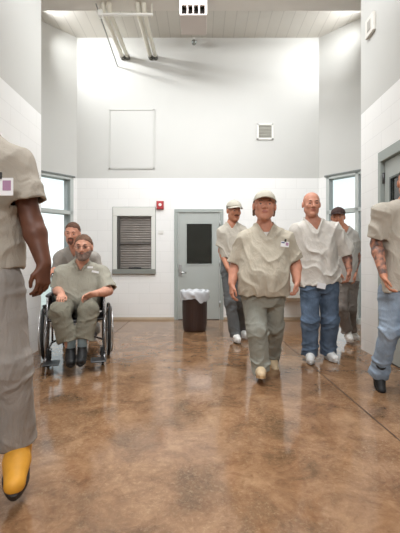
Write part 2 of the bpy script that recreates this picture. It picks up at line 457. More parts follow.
def hand(f, Wr, d, thumb, palm, s, curl, mats=None):
    d = nrm(d); thumb = nrm(thumb - d * (thumb @ d)); palm = nrm(palm - d * (palm @ d) - thumb * (palm @ thumb))
    lat = [.031, .0105, -.0105, -.030]; Ls = [.076, .086, .080, .063]; kn = []
    f.add(RC(Wr - d * .02 * s, Wr + d * .03 * s, .024 * s, .026 * s, (palm, 1.5)), .02)
    for i in range(4):
        K = Wr + d * (.092 - .004 * (i == 3) - .003 * (i == 0)) * s + thumb * lat[i] * s; kn.append(K)
        f.add(RC(Wr + d * .02 * s + thumb * lat[i] * .5 * s, K, .015 * s, .0118 * s), .014)
    f.add(RC(Wr + d * .015 * s + thumb * .016 * s, Wr + d * .06 * s + thumb * .03 * s + palm * .006 * s, .015 * s, .013 * s), .012)
    for i in range(4):
        p = kn[i]; an = .10 + curl * (.35 + .08 * i); L = Ls[i] * s; r = [.0094, .0088, .0080, .0072]
        if i == 3: r = [x * .88 for x in r]
        for j, fr in enumerate((.44, .31, .25)):
            dd = d * math.cos(an) + palm * math.sin(an) + thumb * (lat[i] * 1.6 if j == 0 else 0); dd = nrm(dd)
            p2 = p + dd * L * fr; f.add(RC(p, p2, r[j] * s, r[j + 1] * s), .002); p = p2; an += curl * (.85, .65, 0)[j] + .08
    b = Wr + d * .028 * s + thumb * .024 * s; m1 = b + (d * .030 + thumb * .026 + palm * .012) * s; m2 = m1 + (d * .030 + thumb * (.010 - .014 * curl) + palm * .010) * s; m3 = m2 + (d * .022 + thumb * (.002 - .012 * curl) + palm * .006) * s
    f.add(RC(b, m1, .0150 * s, .0112 * s), .010); f.add(RC(m1, m2, .0110 * s, .0098 * s), .002); f.add(RC(m2, m3, .0098 * s, .0082 * s), .002)

def fold_field(f1, f2, fn):
    m = np.argwhere(f2.D < .035)
    m = m[np.abs(f2.D[tuple(m.T)]) < .035]
    d = fn(np.stack([f2.ax[i][m[:, i]] for i in range(3)], 1).astype(float)).astype(np.float32)
    f2.D[tuple(m.T)] -= d; f1.D[tuple(m.T)] -= d
def person(label, S):
    """S: joints as world points. a = image-left limbs, b = image-right limbs"""
    s = S.get('s', 1.0); h = S.get('h', .006); seed = S.get('seed', 1)
    Hc, Hr = S['head'], S['hR']; hs = S.get('hs', 1.0); wide = S.get('wide', 1.0)
    N, Pv = S['neck'], S['pelvis']
    up = nrm(N - Pv); side = S['sb'] - S['sa']; side = nrm(side - up * (side @ up)); fwd = np.cross(side, up)
    TL = np.linalg.norm(N - Pv); R = np.stack([side, fwd, up], 1)
    root = empty('person', (Pv[0], S.get('rooty', Pv[1]), 0), label, 'person', S.get('group')); loc = np.array(root.location)
    sk = skin_mat(*S['skin']); lips = lip_mat(*S['skin'])
    # ---- shirt profile
    t = np.array(S.get('t', [-.30, -.12, .0, .22, .45, .68, .84, .94, 1.04])) * TL
    w = np.array(S['w']); dp = np.array(S['dp']); cf = np.array(S.get('cf', [0] * 9))
    # ---- body
    lf, lb = [], []
    for k in 'ab':
        lf.append((S['s' + k], S['e' + k], S['w' + k]))
    pts = [Hc, N, Pv, S['sa'], S['sb'], S['ea'], S['eb'], S['wa'], S['wb'], S['ka'], S['kb'], S['aa'], S['ab']]
    lo, hi = np.min(pts, 0) - .22, np.max(pts, 0) + .22
    f = FLD(lo, hi, h)
    und = np.where(t < .2 * TL, .055, .035)
    f.add(LOFT(Pv, R, t, w - und, dp - und - .01, cf * .5), 0, cut=[plane(Pv - up * .06, -up)])
    f.add(RC(N - up * .10 * s - fwd * .01, Hc + Hr @ np.array([0, .022, -.07]) * hs, S.get('nk', .066) * s, .056 * s), .05)
    for (a, b, c) in lf:
        ar = S.get('arm', 1.0) * s
        f.add(RC(N - up * .05 * s, a, .055 * s, .055 * s), .06)
        f.add(RC(a, b, .054 * ar, .044 * ar), .03); mid = b + (c - b) * .28
        f.add(RC(b, mid, .042 * ar, .047 * ar), .02); f.add(RC(mid, c, .047 * ar, .030 * ar), .02)
    for k, sg in (('a', 1), ('b', -1)):
        d, th, pl, cu = S['h' + k]; hand(f, S['w' + k], d, th, pl, s * S.get('hand', 1.0), cu)
        hp = S['p' + k]; fq = nrm(S['f' + k]); uq = nrm(np.array([0, 0, 1.]) - fq * fq[2])
        f.add(RC(hp, S['k' + k], .075 * s, .052 * s), .05); f.add(RC(S['k' + k], S['a' + k], .050 * s, .036 * s), .03)
        f.add(RC(S['a' + k] - uq * .02, S['a' + k] + fq * .12 * s - uq * .055 * s, .028 * s, .016 * s), .03)
    for p, k in head_prims(HEAD, Hc, Hr, hs, wide): f.add(p, k)
    for c, r in HEADSUB: f.sub(EL(Hc + Hr @ (np.array(c) * hs), np.array(r) * hs, Hr), .010)
    for p, k in head_prims(HEAD2, Hc, Hr, hs, wide): f.add(p, k)
    V, Q = f.mesh(); V = relax(V, Q, 1, .35)
    fc = V[Q].mean(1); mi = np.zeros(len(Q), np.int32); mats = [sk, lips]
    hl = (fc - Hc) @ Hr / hs
    mi[((hl[:, 0] / .023) ** 2 + ((hl[:, 2] + .0602) / .0115) ** 2 < 1) & (hl[:, 1] < -.07)] = 1
    if S.get('tattoo'):
        mats.append(mat(S['skin'][0] + '_tattooed', srgb(*S['skin'][1]), .5, var=srgb(92, 74, 70), nscale=24))
        for k in S['tattoo']:
            a, b, c = S['s' + k], S['e' + k], S['w' + k]
            dd = np.minimum(np.linalg.norm(fc - (b + np.clip(((fc - b) @ (c - b)) / ((c - b) @ (c - b)), 0, 1)[:, None] * (c - b)), axis=1), np.linalg.norm(fc - (b + np.clip(((fc - b) @ (a - b)) / ((a - b) @ (a - b)), 0, .6)[:, None] * (a - b)), axis=1))
            mi[dd < .065] = 2
            mi[(np.linalg.norm(fc - c, axis=1) < .16) & (((fc - c) @ (c - b)) > 0)] = 0
    make_mesh('body', V, Q, mats, root, matidx=mi, loc=loc)
    # ---- eyes and eyebrows
    for sx in (-1, 1):
        m_ = MB(); n = 14; c = np.array([sx * .031 * wide, -.0745, .004]); r = .0115; VV = []; FF = []
        for i in range(n + 1):
            for j in range(n):
                a_ = math.pi * i / n; b_ = 2 * math.pi * j / n; VV.append(Hc + Hr @ ((c + r * np.array([math.sin(a_) * math.cos(b_), -math.cos(a_), math.sin(a_) * math.sin(b_)])) * hs))
        for i in range(n):
            for j in range(n): FF.append((i * n + j, i * n + (j + 1) % n, (i + 1) * n + (j + 1) % n, (i + 1) * n + j))
        mi = [1 if i < 3 else 0 for i in range(n) for j in range(n)]
        make_mesh('eye', VV, FF, [mat('eye_white', (.62, .58, .54), .25), mat('eye_iris', (.035, .025, .018), .2)], root, matidx=mi, loc=loc)
    hairm = mat(S['hair'][0], srgb(*S['hair'][1]), .8, noise=.25, nscale=60, bump=.5, bscale=150) if S.get('hair') else mat('faint_eyebrow_hair', srgb(96, 66, 50), .9)
    for sx in (-1, 1):
        local_mesh('eyebrow', [(RC((sx * .017, -.086, .024), (sx * .030, -.086, .0285), .0045, .0045), .0), (RC((sx * .030, -.086, .0285), (sx * .044, -.078, .024), .0045, .003), .003)], .0025, Hc, Hr, hs, hairm, root, loc, wide=wide)
    if S.get('hair'):
        st = S.get('hairstyle', 'short')
        prims = [(EL((0, .017, .033), (.0795, .0985, .0925)), 0)]
        if st == 'long': prims += [(RC((.064, .04, .01), (.070, .045, -.065), .019, .011), .02), (RC((-.064, .04, .01), (-.070, .045, -.065), .019, .011), .02), (RC((0, .08, .0), (0, .085, -.09), .045, .03), .03)]
        if st == 'sides': prims += [(RC((.066, .022, .03), (.070, .030, -.035), .017, .012), .02), (RC((-.066, .022, .03), (-.070, .030, -.035), .017, .012), .02), (EL((0, .05, .0), (.068, .062, .06)), .02)]
        sl = S.get('hairline', .010)
        cut = lambda X, Y, Z: -(Z - (.014 + sl - .70 * Y + .10 * np.abs(X) * (Y < 0) + .004 * np.sin(X * 160))) * .82
        if st in ('long', 'sides'):
            cut = lambda X, Y, Z: -(np.maximum(Z - (.012 + sl - .68 * Y), (Y - .004) * 1.0 + 0 * Z)) * .82
        ps = [p for p, k in prims]; lo, hi = bounds(ps)
        local_mesh('hair', prims, .005, Hc, Hr, hs, hairm, root, loc, cuts=[cut], amp=.0025, seed=seed, wide=wide)
    if S.get('beard'):
        bm = mat(S['beard'][0], srgb(*S['beard'][1]), .85, noise=.3, nscale=70, bump=.6, bscale=160)
        if S['beard'][2] == 'full':
            pr = [(EL((0, -.030, -.058), (.067, .068, .072)), 0), (EL((0, -.072, -.104), (.032, .028, .026)), .015), (RC((.05, .0, -.05), (.018, -.07, -.105), .023, .024), .02), (RC((-.05, .0, -.05), (-.018, -.07, -.105), .023, .024), .02), (RC((-.022, -.092, -.047), (.022, -.092, -.047), .009, .009), .008)]
            cut = [lambda X, Y, Z: Z + .050 + .0 * X - np.where(np.abs(X) > .035, (np.abs(X) - .035) * 1.2, 0)]
            sub = [(EL((0, -.098, -.060), (.020, .016, .006)), .004)]
        elif S['beard'][2] == 'goatee':
            pr = [(EL((0, -.073, -.092), (.027, .024, .026)), 0), (RC((-.020, -.090, -.046), (.020, -.090, -.046), .007, .007), .004), (RC((-.024, -.084, -.05), (-.022, -.080, -.09), .007, .009), .004), (RC((.024, -.084, -.05), (.022, -.080, -.09), .007, .009), .004)]
            cut = []; sub = [(EL((0, -.092, -.060), (.018, .02, .007)), .004)]
        else:
            pr = [(RC((-.024, -.086, -.048), (0, -.095, -.043), .0055, .0075), 0), (RC((.024, -.086, -.048), (0, -.095, -.043), .0055, .0075), .004)]; cut = []; sub = []
        local_mesh('beard' if S['beard'][2] != 'moustache' else 'moustache', pr, .003, Hc, Hr, hs, bm, root, loc, cuts=cut, subs=sub, amp=.0015, wide=wide)
    if S.get('cap'):
        cm = mat(S['cap'][0], srgb(*S['cap'][1]), .85, noise=.05, nscale=40, bump=.3, bscale=300)
        pr = [(EL((0, .012, .046), (.087, .107, .082)), 0)]
        sl = .12
        c = local_mesh('cap', pr, .004, Hc, Hr, hs, cm, root, loc, cuts=[lambda X, Y, Z: -(Z - .045 - sl * -Y * .4)], subs=[(EL((0, .012, .030), (.081, .101, .086)), 0)])
        # brim: a curved tongue
        VV, FF = [], []; nu, nv = 17, 9
        for lay in (0, 1):
            for i in range(nu):
                for j in range(nv):
                    a_ = (i / (nu - 1) - .5) * math.pi * .94; fr = j / (nv - 1)
                    x0 = .083 * math.sin(a_); y0 = .012 - .103 * math.cos(a_)
                    ln = .072 * max(0, math.cos(a_)) ** .8
                    x = x0 * (1 + .02 * fr); y = y0 - ln * fr
                    z = .052 - .010 * fr - 2.4 * x * x - .006 * lay + (.004 if 1 else 0)
                    VV.append(Hc + Hr @ (np.array([x * wide, y, z]) * hs))
        of = nu * nv
        for i in range(nu - 1):
            for j in range(nv - 1):
                q = (i * nv + j, (i + 1) * nv + j, (i + 1) * nv + j + 1, i * nv + j + 1); FF.append(q); FF.append(tuple(x + of for x in q[::-1]))
        for i in range(nu - 1):
            for j in (0, nv - 1): FF.append((i * nv + j, (i + 1) * nv + j, (i + 1) * nv + j + of, i * nv + j + of))
        br = make_mesh('brim', VV, FF, cm, c, loc=loc)
        bt = MB().disc((0, 0, 0), (0, 0, 1), .007, .006, 10)
        bt.V = [tuple(Hc + Hr @ ((np.array(v) + (0, .012, .128)) * hs)) for v in bt.V]; bt.build('button', cm, c, loc)
    if S.get('glasses'):
        gm = mat('glasses_frame', (.03, .025, .025), .3, metal=.4); g = MB()
        for sx in (-1, 1):
            g.tube([Hc + Hr @ (np.array([sx * .031 + .021 * math.cos(a_), -.103, .004 + .015 * math.sin(a_)]) * hs) for a_ in np.linspace(0, 2 * math.pi, 20, endpoint=False)], .0013, 6, True)
            g.tube([Hc + Hr @ (np.array(q) * hs) for q in ((sx * .052, -.102, .008), (sx * .072, -.085, .008), (sx * .081, .005, .010))], .0013, 6)
        g.tube([Hc + Hr @ (np.array(q) * hs) for q in ((-.010, -.104, .006), (0, -.108, .009), (.010, -.104, .006))], .0013, 6)
        go = g.build('glasses', gm, root, loc)
        for sx in (-1, 1):
            ln = MB().disc((sx * .031, -.102, .004), (0, 1, 0), .018, .001, 20)
            ln.V = [tuple(Hc + Hr @ (np.array(v) * hs)) for v in ln.V]
            ln.build('lens', mat('glasses_lens', (.9, .9, .9), .05, trans=1), go, loc)
    # ---- shirt
    sm = mat(S['shirt'][0], srgb(*S['shirt'][1]), .9, noise=.04, nscale=14, bump=.25, bscale=220, spec=.2, wrinkle=.32)
    th = .017; hc = S.get('hc', .0065); sf = S.get('sleeve', .78); sr = S.get('sr', (.085, .085))
    hem = S.get('hem', -.16)
    prims = [LOFT(Pv, R, t, w, dp, cf)]
    lo, hi = bounds(prims + [RC(S['sa'], S['sa'] + (S['ea'] - S['sa']) * 1.2, .1, .1), RC(S['sb'], S['sb'] + (S['eb'] - S['sb']) * 1.2, .1, .1)])
    f1 = FLD(lo - .02, hi + .02, hc); f2 = FLD(lo - .02, hi + .02, hc)
    lean = S.get('hemtilt', 0)
    hemp = plane(Pv + up * hem * TL, -up + side * lean)
    f1.add(prims[0], 0, cut=[hemp]); f2.add(prims[0], 0)
    for k in 'ab':
        A, E = S['s' + k], S['e' + k]; d = nrm(E - A); T = RC(N - up * .045 * s, A, .072 * s, .074 * s)
        f1.add(T, .05); f2.add(T, .05)
        end = A + (E - A) * sf; sl = RC(A, A + (E - A) * 1.15, sr[0] * s, sr[1] * s)
        if S.get('sleeve_long'): pass
        f1.add(sl, .04, cut=[plane(end, d)]); f2.add(sl, .04, cut=[plane(end + d * .018, d)])
    def sfold(V):
        l = (V - Pv) @ R; tt = l[:, 2] / TL; wob = warp(V, 5, seed); low = np.clip((.80 - tt) / .8, 0, 1)
        a = np.sin(l[:, 0] * 30 + l[:, 1] * 22 + wob * 3.0) * .0060 * low
        b = (1 - np.abs(np.sin(l[:, 2] * 13 - np.abs(l[:, 0]) * 15 + wob * 2.2))) ** 2 * .011 + (1 - np.abs(np.sin(l[:, 2] * 24 + l[:, 0] * 19 + wob * 3.0))) ** 2 * .003
        return (a + b + warp(V, 11, seed + 3) * .003) * S.get('fold', 1.0)
    fold_field(f1, f2, sfold)
    q = (slice(None),) * 3; g = f1.grid(q)
    f1.D = np.maximum(f1.D, -(f2.D + th)).astype(np.float32)
    # neck opening
    nb = N + up * .0
    f1.sub(RC(nb - up * .03 - fwd * .0 , nb + up * .2 + fwd * .03, .074 * s, .09 * s), .008)
    vn = S.get('vneck', .10)
    if vn:
        pts_ = []
        X, Y, Z = g; px, py, pz = X - N[0], Y - N[1], Z - N[2]
        lx, ly, lz = [px * R[0, i] + py * R[1, i] + pz * R[2, i] for i in range(3)]
        V_ = np.maximum(np.abs(lx) - np.maximum(lz + vn, 0) * .62, np.maximum(-(lz + vn), -(ly + 0.0)))
        V_ = np.where(lz > .05, .1, V_)
        f1.D = np.maximum(f1.D, -V_).astype(np.float32)
    V, Q = f1.mesh(); V = relax(V, Q, 1, .4)
    sh = make_mesh('shirt', V, Q, sm, root, loc=loc)
    # collar trim
    if S.get('collar', True):
        c = MB(); zt = -.008
        if S.get('collar') == 'pointed':
            for sx in (-1, 1):
                base = N + fwd * .0
                pts = [N + R @ np.array(v) for v in ((sx * .012, .115, -.075), (sx * .05, .095, -.02), (sx * .075, .05, .012), (sx * .07, 0, .03), (sx * .03, -.05, .04), (0, -.06, .042))]
                c.tube(pts, [.012, .016, .016, .014, .012, .012], 8)
            c.build('collar', sm, root, loc)
    if S.get('undershirt'):
        um = mat('undershirt_white', srgb(*S['undershirt']), .9)
        f3 = FLD(lo - .02, hi + .02, .007)
        f3.add(LOFT(Pv, R, t, w - .016, dp - .016, cf), 0, cut=[plane(N - up * .22, -up)])
        for k in 'ab': f3.add(RC(N - up * .045 * s, S['s' + k] * .5 + N * .5, .060 * s, .050 * s), .04)
        f3.sub(RC(N - up * .03 + fwd * .045, N + up * .2 + fwd * .06, .062 * s, .10 * s), .01)
        V, Q = f3.mesh(); make_mesh('undershirt', V, Q, um, root, loc=loc)
    # ---- trousers
    pm = mat(S['pants'][0], srgb(*S['pants'][1]), .9, noise=S.get('pn', .06), nscale=S.get('pns', 9), bump=.3, bscale=200, spec=.2, wrinkle=.32)
    lr = S.get('leg', (.115, .092, .085)); prim0 = LOFT(Pv, R, np.array([-.16, -.08, 0, .10, .18]), np.array([.8, .97, 1, .97, .9]) * (S.get('pw', w[2] - .014)), np.array([.8, .97, 1, .97, .9]) * (dp[2] - .018), [0] * 5)
    legs = {}
    for k in 'ab':
        hp, kn, an = S['p' + k], S['k' + k], S['a' + k]; legs[k] = (RC(hp, kn, lr[0] * s, lr[1] * s), RC(kn, an + (an - kn) * .25, lr[1] * s, lr[2] * s))
    lo, hi = bounds([prim0] + [x for v in legs.values() for x in v])
    f1 = FLD(lo - .02, hi + .02, hc); f2 = FLD(lo - .02, hi + .02, hc)
    for ff, c in ((f1, 1), (f2, 0)):
        ff.add(prim0, 0)
        for k in 'ab':
            ff.add(legs[k][0], .03)
            kn, an = S['k' + k], S['a' + k]
            ff.add(legs[k][1], .03, cut=[plane(an + nrm(an - kn) * S.get('cuff', .045), an - kn)] if c else None)
    def pfold(V):
        wob = warp(V, 5, seed + 9); best = np.full(len(V), 9.); axial = np.zeros(len(V))
        for k in 'ab':
            for (a, b, base) in ((S['p' + k], S['k' + k], 0), (S['k' + k], S['a' + k], 1)):
                tpr = np.clip(((V - a) @ (b - a)) / ((b - a) @ (b - a)), 0, 1); dd = np.linalg.norm(V - a - tpr[:, None] * (b - a), axis=1)
                m_ = dd < best; best[m_] = dd[m_]; axial[m_] = base + tpr[m_]
        env = .20 + .6 * np.exp(-((axial - 1.05) / .25) ** 2) + 1.0 * np.exp(-((axial - 1.95) / .22) ** 2) + .5 * np.exp(-((axial - .05) / .2) ** 2)
        r1 = (1 - np.abs(np.sin(axial * 9 + wob * 2.6 + V[:, 0] * 14))) ** 1.8 * .014 * env + (1 - np.abs(np.sin(axial * 21 + wob * 3.4 - V[:, 0] * 18))) ** 2 * .006 * env
        return (r1 + np.sin(V[:, 0] * 34 + V[:, 1] * 28 + wob * 2.4) * .0035 - .003) * S.get('pfold', 1.0)
    fold_field(f1, f2, pfold)
    f1.D = np.maximum(f1.D, -(f2.D + th)).astype(np.float32)
    V, Q = f1.mesh(); V = relax(V, Q, 1, .4)
    make_mesh('trousers', V, Q, pm, root, loc=loc)
    # ---- shoes
    for k in 'ab':
        fd = nrm(S['f' + k]); A = S['a' + k]; shin = nrm(S['k' + k] - A)
        u0 = np.array([0, 0, 1.]); u = nrm(u0 - fd * (u0 @ fd)); sd = np.cross(fd, u); Rm = np.stack([sd, fd, u], 1)
        shoe(S['shoe'], A, Rm, s * S.get('foot', 1.0), root, loc, S.get('shoestyle', 'sneaker'))
    return root, R, loc

def shoe(cols, A, Rm, s, root, loc, style):
    um = mat(cols[0], srgb(*cols[1]), .6, noise=.06, nscale=30); som = mat(cols[2], srgb(*cols[3]), .6)
    top = .03 if style == 'sneaker' else .09
    pr = [(RC((0, -.035, -.045), (0, .055, -.050), .040, .043), 0), (RC((0, .055, -.050), (.0, .160, -.060), .043, .036), .03), (RC((0, -.012, -.045), (0, .0, top), .042, .045), .03), (RC((0, .02, -.005), (0, .10, -.045), .038, .036), .02)]
    cut = [lambda X, Y, Z: -(Z + .078) + 0 * X, lambda X, Y, Z: (Z - top - .01) + 0 * X]
    o = local_mesh('boot' if style == 'boot' else 'shoe', pr, .005, A, Rm, s, um, root, loc, cuts=cut, subs=[(RC((0, -.004, top - .01), (0, .0, top + .08), .034, .036), .004)])
    # sole: outline of the foot, with its own thickness
    Vs = []; out = []
    for i in range(40):
        a = 2 * math.pi * i / 40; y = math.cos(a); x = math.sin(a); yy = .062 + y * .138; wd = .040 + .008 * math.exp(-((yy - .12) / .06) ** 2) - .004 * math.exp(-((yy - .03) / .04) ** 2)
        out.append((x * wd * (1 if abs(y) < .9 else 1), yy))
    for (z, g) in ((-.098, .97), (-.094, 1.0), (-.074, 1.02), (-.070, .96)):
        for (x, y) in out: Vs.append(A + Rm @ (np.array([x * g, .062 + (y - .062) * g, z]) * s))
    n = 40; FF = [(r * n + i, r * n + (i + 1) % n, (r + 1) * n + (i + 1) % n, (r + 1) * n + i) for r in range(3) for i in range(n)] + [tuple(range(n))[::-1], tuple(range(3 * n, 4 * n))]
    make_mesh('sole', Vs, FF, som, o, smooth=False, loc=loc)
    if style != 'slip':
        l = MB()
        for i in range(4):
            y = .045 + i * .022; z = -.006 - i * .012
            if style == 'boot': y = .035 + i * .020; z = .03 - i * .018
            l.tube([A + Rm @ (np.array(q) * s) for q in ((-.020, y, z - .004), (0, y + .004, z + .006 - .002 * i), (.020, y, z - .004))], .0035 * s, 6)
        l.build('laces', mat(cols[0] + '_lace', srgb(*[min(255, c + 12) for c in cols[1]]), .8), o, loc)

def badge(parent, R, C, loc, w=.075, hh=.055, photo=True, clip=True, tilt=0, col=(236, 236, 238)):
    sd, fw, up = R[:, 0], R[:, 1], R[:, 2]
    sd2 = sd * math.cos(tilt) + up * math.sin(tilt); up2 = up * math.cos(tilt) - sd * math.sin(tilt)
    def bx(x0, x1, z0, z1, y0, y1):
        m_ = MB().box((x0, y0, z0), (x1, y1, z1)); m_.V = [tuple(C + sd2 * v[0] + fw * v[1] + up2 * v[2]) for v in m_.V]; return m_
    b = bx(-w / 2, w / 2, -hh, 0, 0, .003).build('name_badge', mat('badge_white_%d' % col[0], srgb(*col), .3), parent, loc)
    if photo:
        bx(w * .1, w * .42, -hh * .72, -hh * .15, .003, .004).build('badge_photo', mat('badge_photo_pink', srgb(170, 130, 160), .4), b, loc)
        bx(-w * .45, -w * .05, -hh * .35, -hh * .15, .003, .004).build('badge_stripe', mat('badge_blue', srgb(50, 56, 120), .4), b, loc)
    if clip:
        bx(-.008, .008, -.004, .022, .002, .010).build('clip', mat('badge_clip', (.03, .03, .03), .4), b, loc)
    return b
# ------------------------------------------------------------------ the setting
WB = 6.87                       # back wall distance
XL, XR, YC = -2.02, 1.996, 4.52 # side walls of the corridor and where they end
XBL, XBR = -2.385, 2.233        # corners of the back wall
ZC = 5.38
white = mat('white_paint', srgb(232, 231, 226), .5)
steel = mat('door_paint', srgb(172, 177, 173), .45, noise=.02, nscale=4)
frame_m = mat('frame_paint', srgb(160, 167, 163), .45)
sframe = mat('window_frame_metal', srgb(192, 198, 195), .4)
dark = mat('dark_metal', (.02, .02, .02), .4)
chrome = mat('brushed_metal', (.6, .6, .6), .3, metal=1)
black = mat('black_plastic', (.012, .012, .013), .4)

def struct(mb, name, m, label=None):
    o = mb.build(name, m); o['kind'] = 'structure'
    if label: o['label'] = label
    return o
struct(MB().box((-6, -6, -.2), (6, 7.3, 0)), 'floor', floor_mat())
jt = MB()
def strip(p, q, w):
    p, q = np.array(p, float), np.array(q, float); d = nrm(q - p); n_ = np.array([-d[1], d[0], 0]) * w / 2
    jt.add([p - n_, q - n_, q + n_, p + n_], [(0, 1, 2, 3)])
strip((1.06, 6.87, .002), (1.42, -5, .002), .009)
strip((-1.35, 6.87, .002), (-1.35, 4.9, .002), .006)
struct(jt, 'floor_joints', mat('joint_dark', srgb(62, 44, 32), .6))

def ceiling_mat():
    m = mat('ceiling_metal', srgb(214, 210, 202), .5); nt = m.node_tree; N = nt.nodes; L = nt.links; b = N['Principled BSDF']
    tc = N.new('ShaderNodeTexCoord'); sp = N.new('ShaderNodeSeparateXYZ'); L.new(tc.outputs['Object'], sp.inputs[0])
    w = N.new('ShaderNodeMath'); w.operation = 'PINGPONG'; w.inputs[1].default_value = .1; L.new(sp.outputs['X'], w.inputs[0])
    r = N.new('ShaderNodeValToRGB'); d = N.new('ShaderNodeMath'); d.operation = 'MULTIPLY'; d.inputs[1].default_value = 10; L.new(w.outputs[0], d.inputs[0]); L.new(d.outputs[0], r.inputs[0])
    r.color_ramp.elements[0].position = 0; r.color_ramp.elements[0].color = (*srgb(192, 188, 180), 1)
    r.color_ramp.elements[1].position = .12; r.color_ramp.elements[1].color = (*srgb(214, 210, 202), 1)
    L.new(r.outputs[0], b.inputs['Base Color']); return m
struct(MB().box((-6, -6, ZC), (6, 7.3, ZC + .15)), 'ceiling', ceiling_mat())
# the beam across the ceiling
bm = MB().box((-3.7, 5.46, 5.13), (3.7, 5.72, ZC)).box((-3.7, 5.42, 5.105), (3.7, 5.75, 5.13), .004)
struct(bm, 'trim_1', mat('beam_paint', srgb(222, 216, 208), .5))

back = MB()
# back wall with an opening for the service window
wx0, wx1, wz0, wz1 = (113.6 - CU) / 52.4, (154.8 - CU) / 52.4, CH + (CV - 273.8) / 52.4, CH + (CV - 208) / 52.4
for (a, b_) in (((XBL - .25, 0), (wx0, ZC)), ((wx1, 0), (XBR + .25, ZC)), ((wx0, 0), (wx1, wz0)), ((wx0, wz1), (wx1, ZC))):
    back.box((a[0], WB, a[1]), (b_[0], WB + .2, b_[1]))
struct(back, 'wall_back', wall_mat('painted_block_back', 'x', 2.70))
struct(MB().box((XL - .22, -6, 0), (XL, YC, ZC)), 'wall_left', wall_mat('painted_block_side', 'y', 2.94))
# right wall: opening of the steel door
dy1, dz1 = 4.06, 2.32; dy0 = dy1 - 1.12
rw = MB().box((XR, -6, 0), (XR + .22, dy0, ZC)).box((XR, dy1, 0), (XR + .22, YC, ZC)).box((XR, dy0, dz1), (XR + .22, dy1, ZC))
struct(rw, 'wall_right', MATS.get('x') or bpy.data.materials['painted_block_side'])
struct(MB().box((-6, -6.2, 0), (6, -6, ZC)), 'wall_front', bpy.data.materials['painted_block_back'])
# the returns behind the corridor corners and outer sides of the back room
rt = bpy.data.materials['painted_block_back']
struct(MB().box((-3.9, YC - .2, 0), (XL - .22, YC, ZC)), 'wall_return_left', rt)
struct(MB().box((XR + .22, YC - .2, 0), (3.9, YC, ZC)), 'wall_return_right', rt)
struct(MB().box((-3.95, YC - .2, 0), (-3.75, 5.5, ZC)), 'wall_outer_left', rt)
struct(MB().box((3.6, YC - .2, 0), (3.8, 5.5, ZC)), 'wall_outer_right', rt)
diag = wall_mat('painted_block_angled', 'd', 2.70)
ZH = 2.70
def angled(side, X0, tw0, twl):
    """wall at 45 degrees from the back corner, storefront window under it"""
    s = -1 if side == 'left' else 1
    def pt(t, z, o=0): return (X0 + s * (t + o), WB - t + o, z)     # o: depth away from the room
    def slab(mb, t0, t1, z0, z1, o0=0, o1=.16):
        V = [pt(t, z, o) for t in (t0, t1) for o in (o0, o1) for z in (z0, z1)]
        mb.add(V, [(0, 1, 3, 2), (4, 6, 7, 5), (0, 4, 5, 1), (2, 3, 7, 6), (0, 2, 6, 4), (1, 5, 7, 3)]); return mb
    w = MB(); slab(w, -.12, 1.62, ZH, ZC); slab(w, -.12, tw0, 0, ZH); struct(w, 'wall_angled_' + side, diag)
    win = empty('window', (0, 0, 0), 'storefront window in grey metal frame on the %s' % side, None, kind='structure'); win.name = 'window_%d' % (1 if s < 0 else 2)
    fr = MB(); n = .042
    slab(fr, tw0, 1.62, ZH - .05, ZH, .0, .12); slab(fr, tw0, 1.62, 0, .10, .0, .12)
    slab(fr, tw0, tw0 + n, 0, ZH, .0, .12)
    ts = twl + [1.6]
    for t in twl: slab(fr, t, t + n, 0, ZH, .0, .12)
    slab(fr, tw0, 1.62, 1.995, 2.065, .0, .12)
    fr.build('window_frame', sframe, win)
    # sheet of drywall trim over the head
    hd = MB(); slab(hd, tw0 - .02, 1.62, ZH - .004, ZH + .025, -.012, .02); hd.build('head_trim', mat('dark_trim', srgb(120, 126, 124), .5), win)
    gl = MB(); slab(gl, tw0, 1.62, .05, ZH - .03, .07, .078)
    g = gl.build('glass', glass_m, win)
    return pt
def glass():
    m = bpy.data.materials.new('window_glass'); m.use_nodes = True; nt = m.node_tree; N = nt.nodes; L = nt.links; N.remove(N['Principled BSDF'])
    t = N.new('ShaderNodeBsdfTransparent'); t.inputs[0].default_value = (.95, .98, .985, 1)
    g = N.new('ShaderNodeBsdfGlossy'); g.inputs['Roughness'].default_value = .02
    fr = N.new('ShaderNodeFresnel'); fr.inputs[0].default_value = 1.45; mx = N.new('ShaderNodeMixShader')
    L.new(fr.outputs[0], mx.inputs[0]); L.new(t.outputs[0], mx.inputs[1]); L.new(g.outputs[0], mx.inputs[2]); L.new(mx.outputs[0], N['Material Output'].inputs[0]); return m
glass_m = glass()
angled('left', XBL, .05, [.62, 1.15])
angled('right', XBR, .10, [.482, 1.0])
# outside ground and a pale lawn seen through the glass
struct(MB().box((-40, -30, -.35), (40, 60, -.3)), 'ground', mat('pale_pavement', srgb(232, 230, 216), .9, noise=.08, nscale=.6))
struct(MB().box((-2.44, WB - .012, 0), (-2.39, WB, .01)), 'trim_2', white)
# base line of dirt-coloured trim along the walls
bs = MB().box((XBL, WB - .006, 0), ((174 - CU) / 52.4, WB, .045)).box(((223.5 - CU) / 52.4, WB - .006, 0), (XBR, WB, .045))
struct(bs, 'baseboard_back', mat('baseboard_tan', srgb(196, 180, 156), .6, noise=.1, nscale=3))

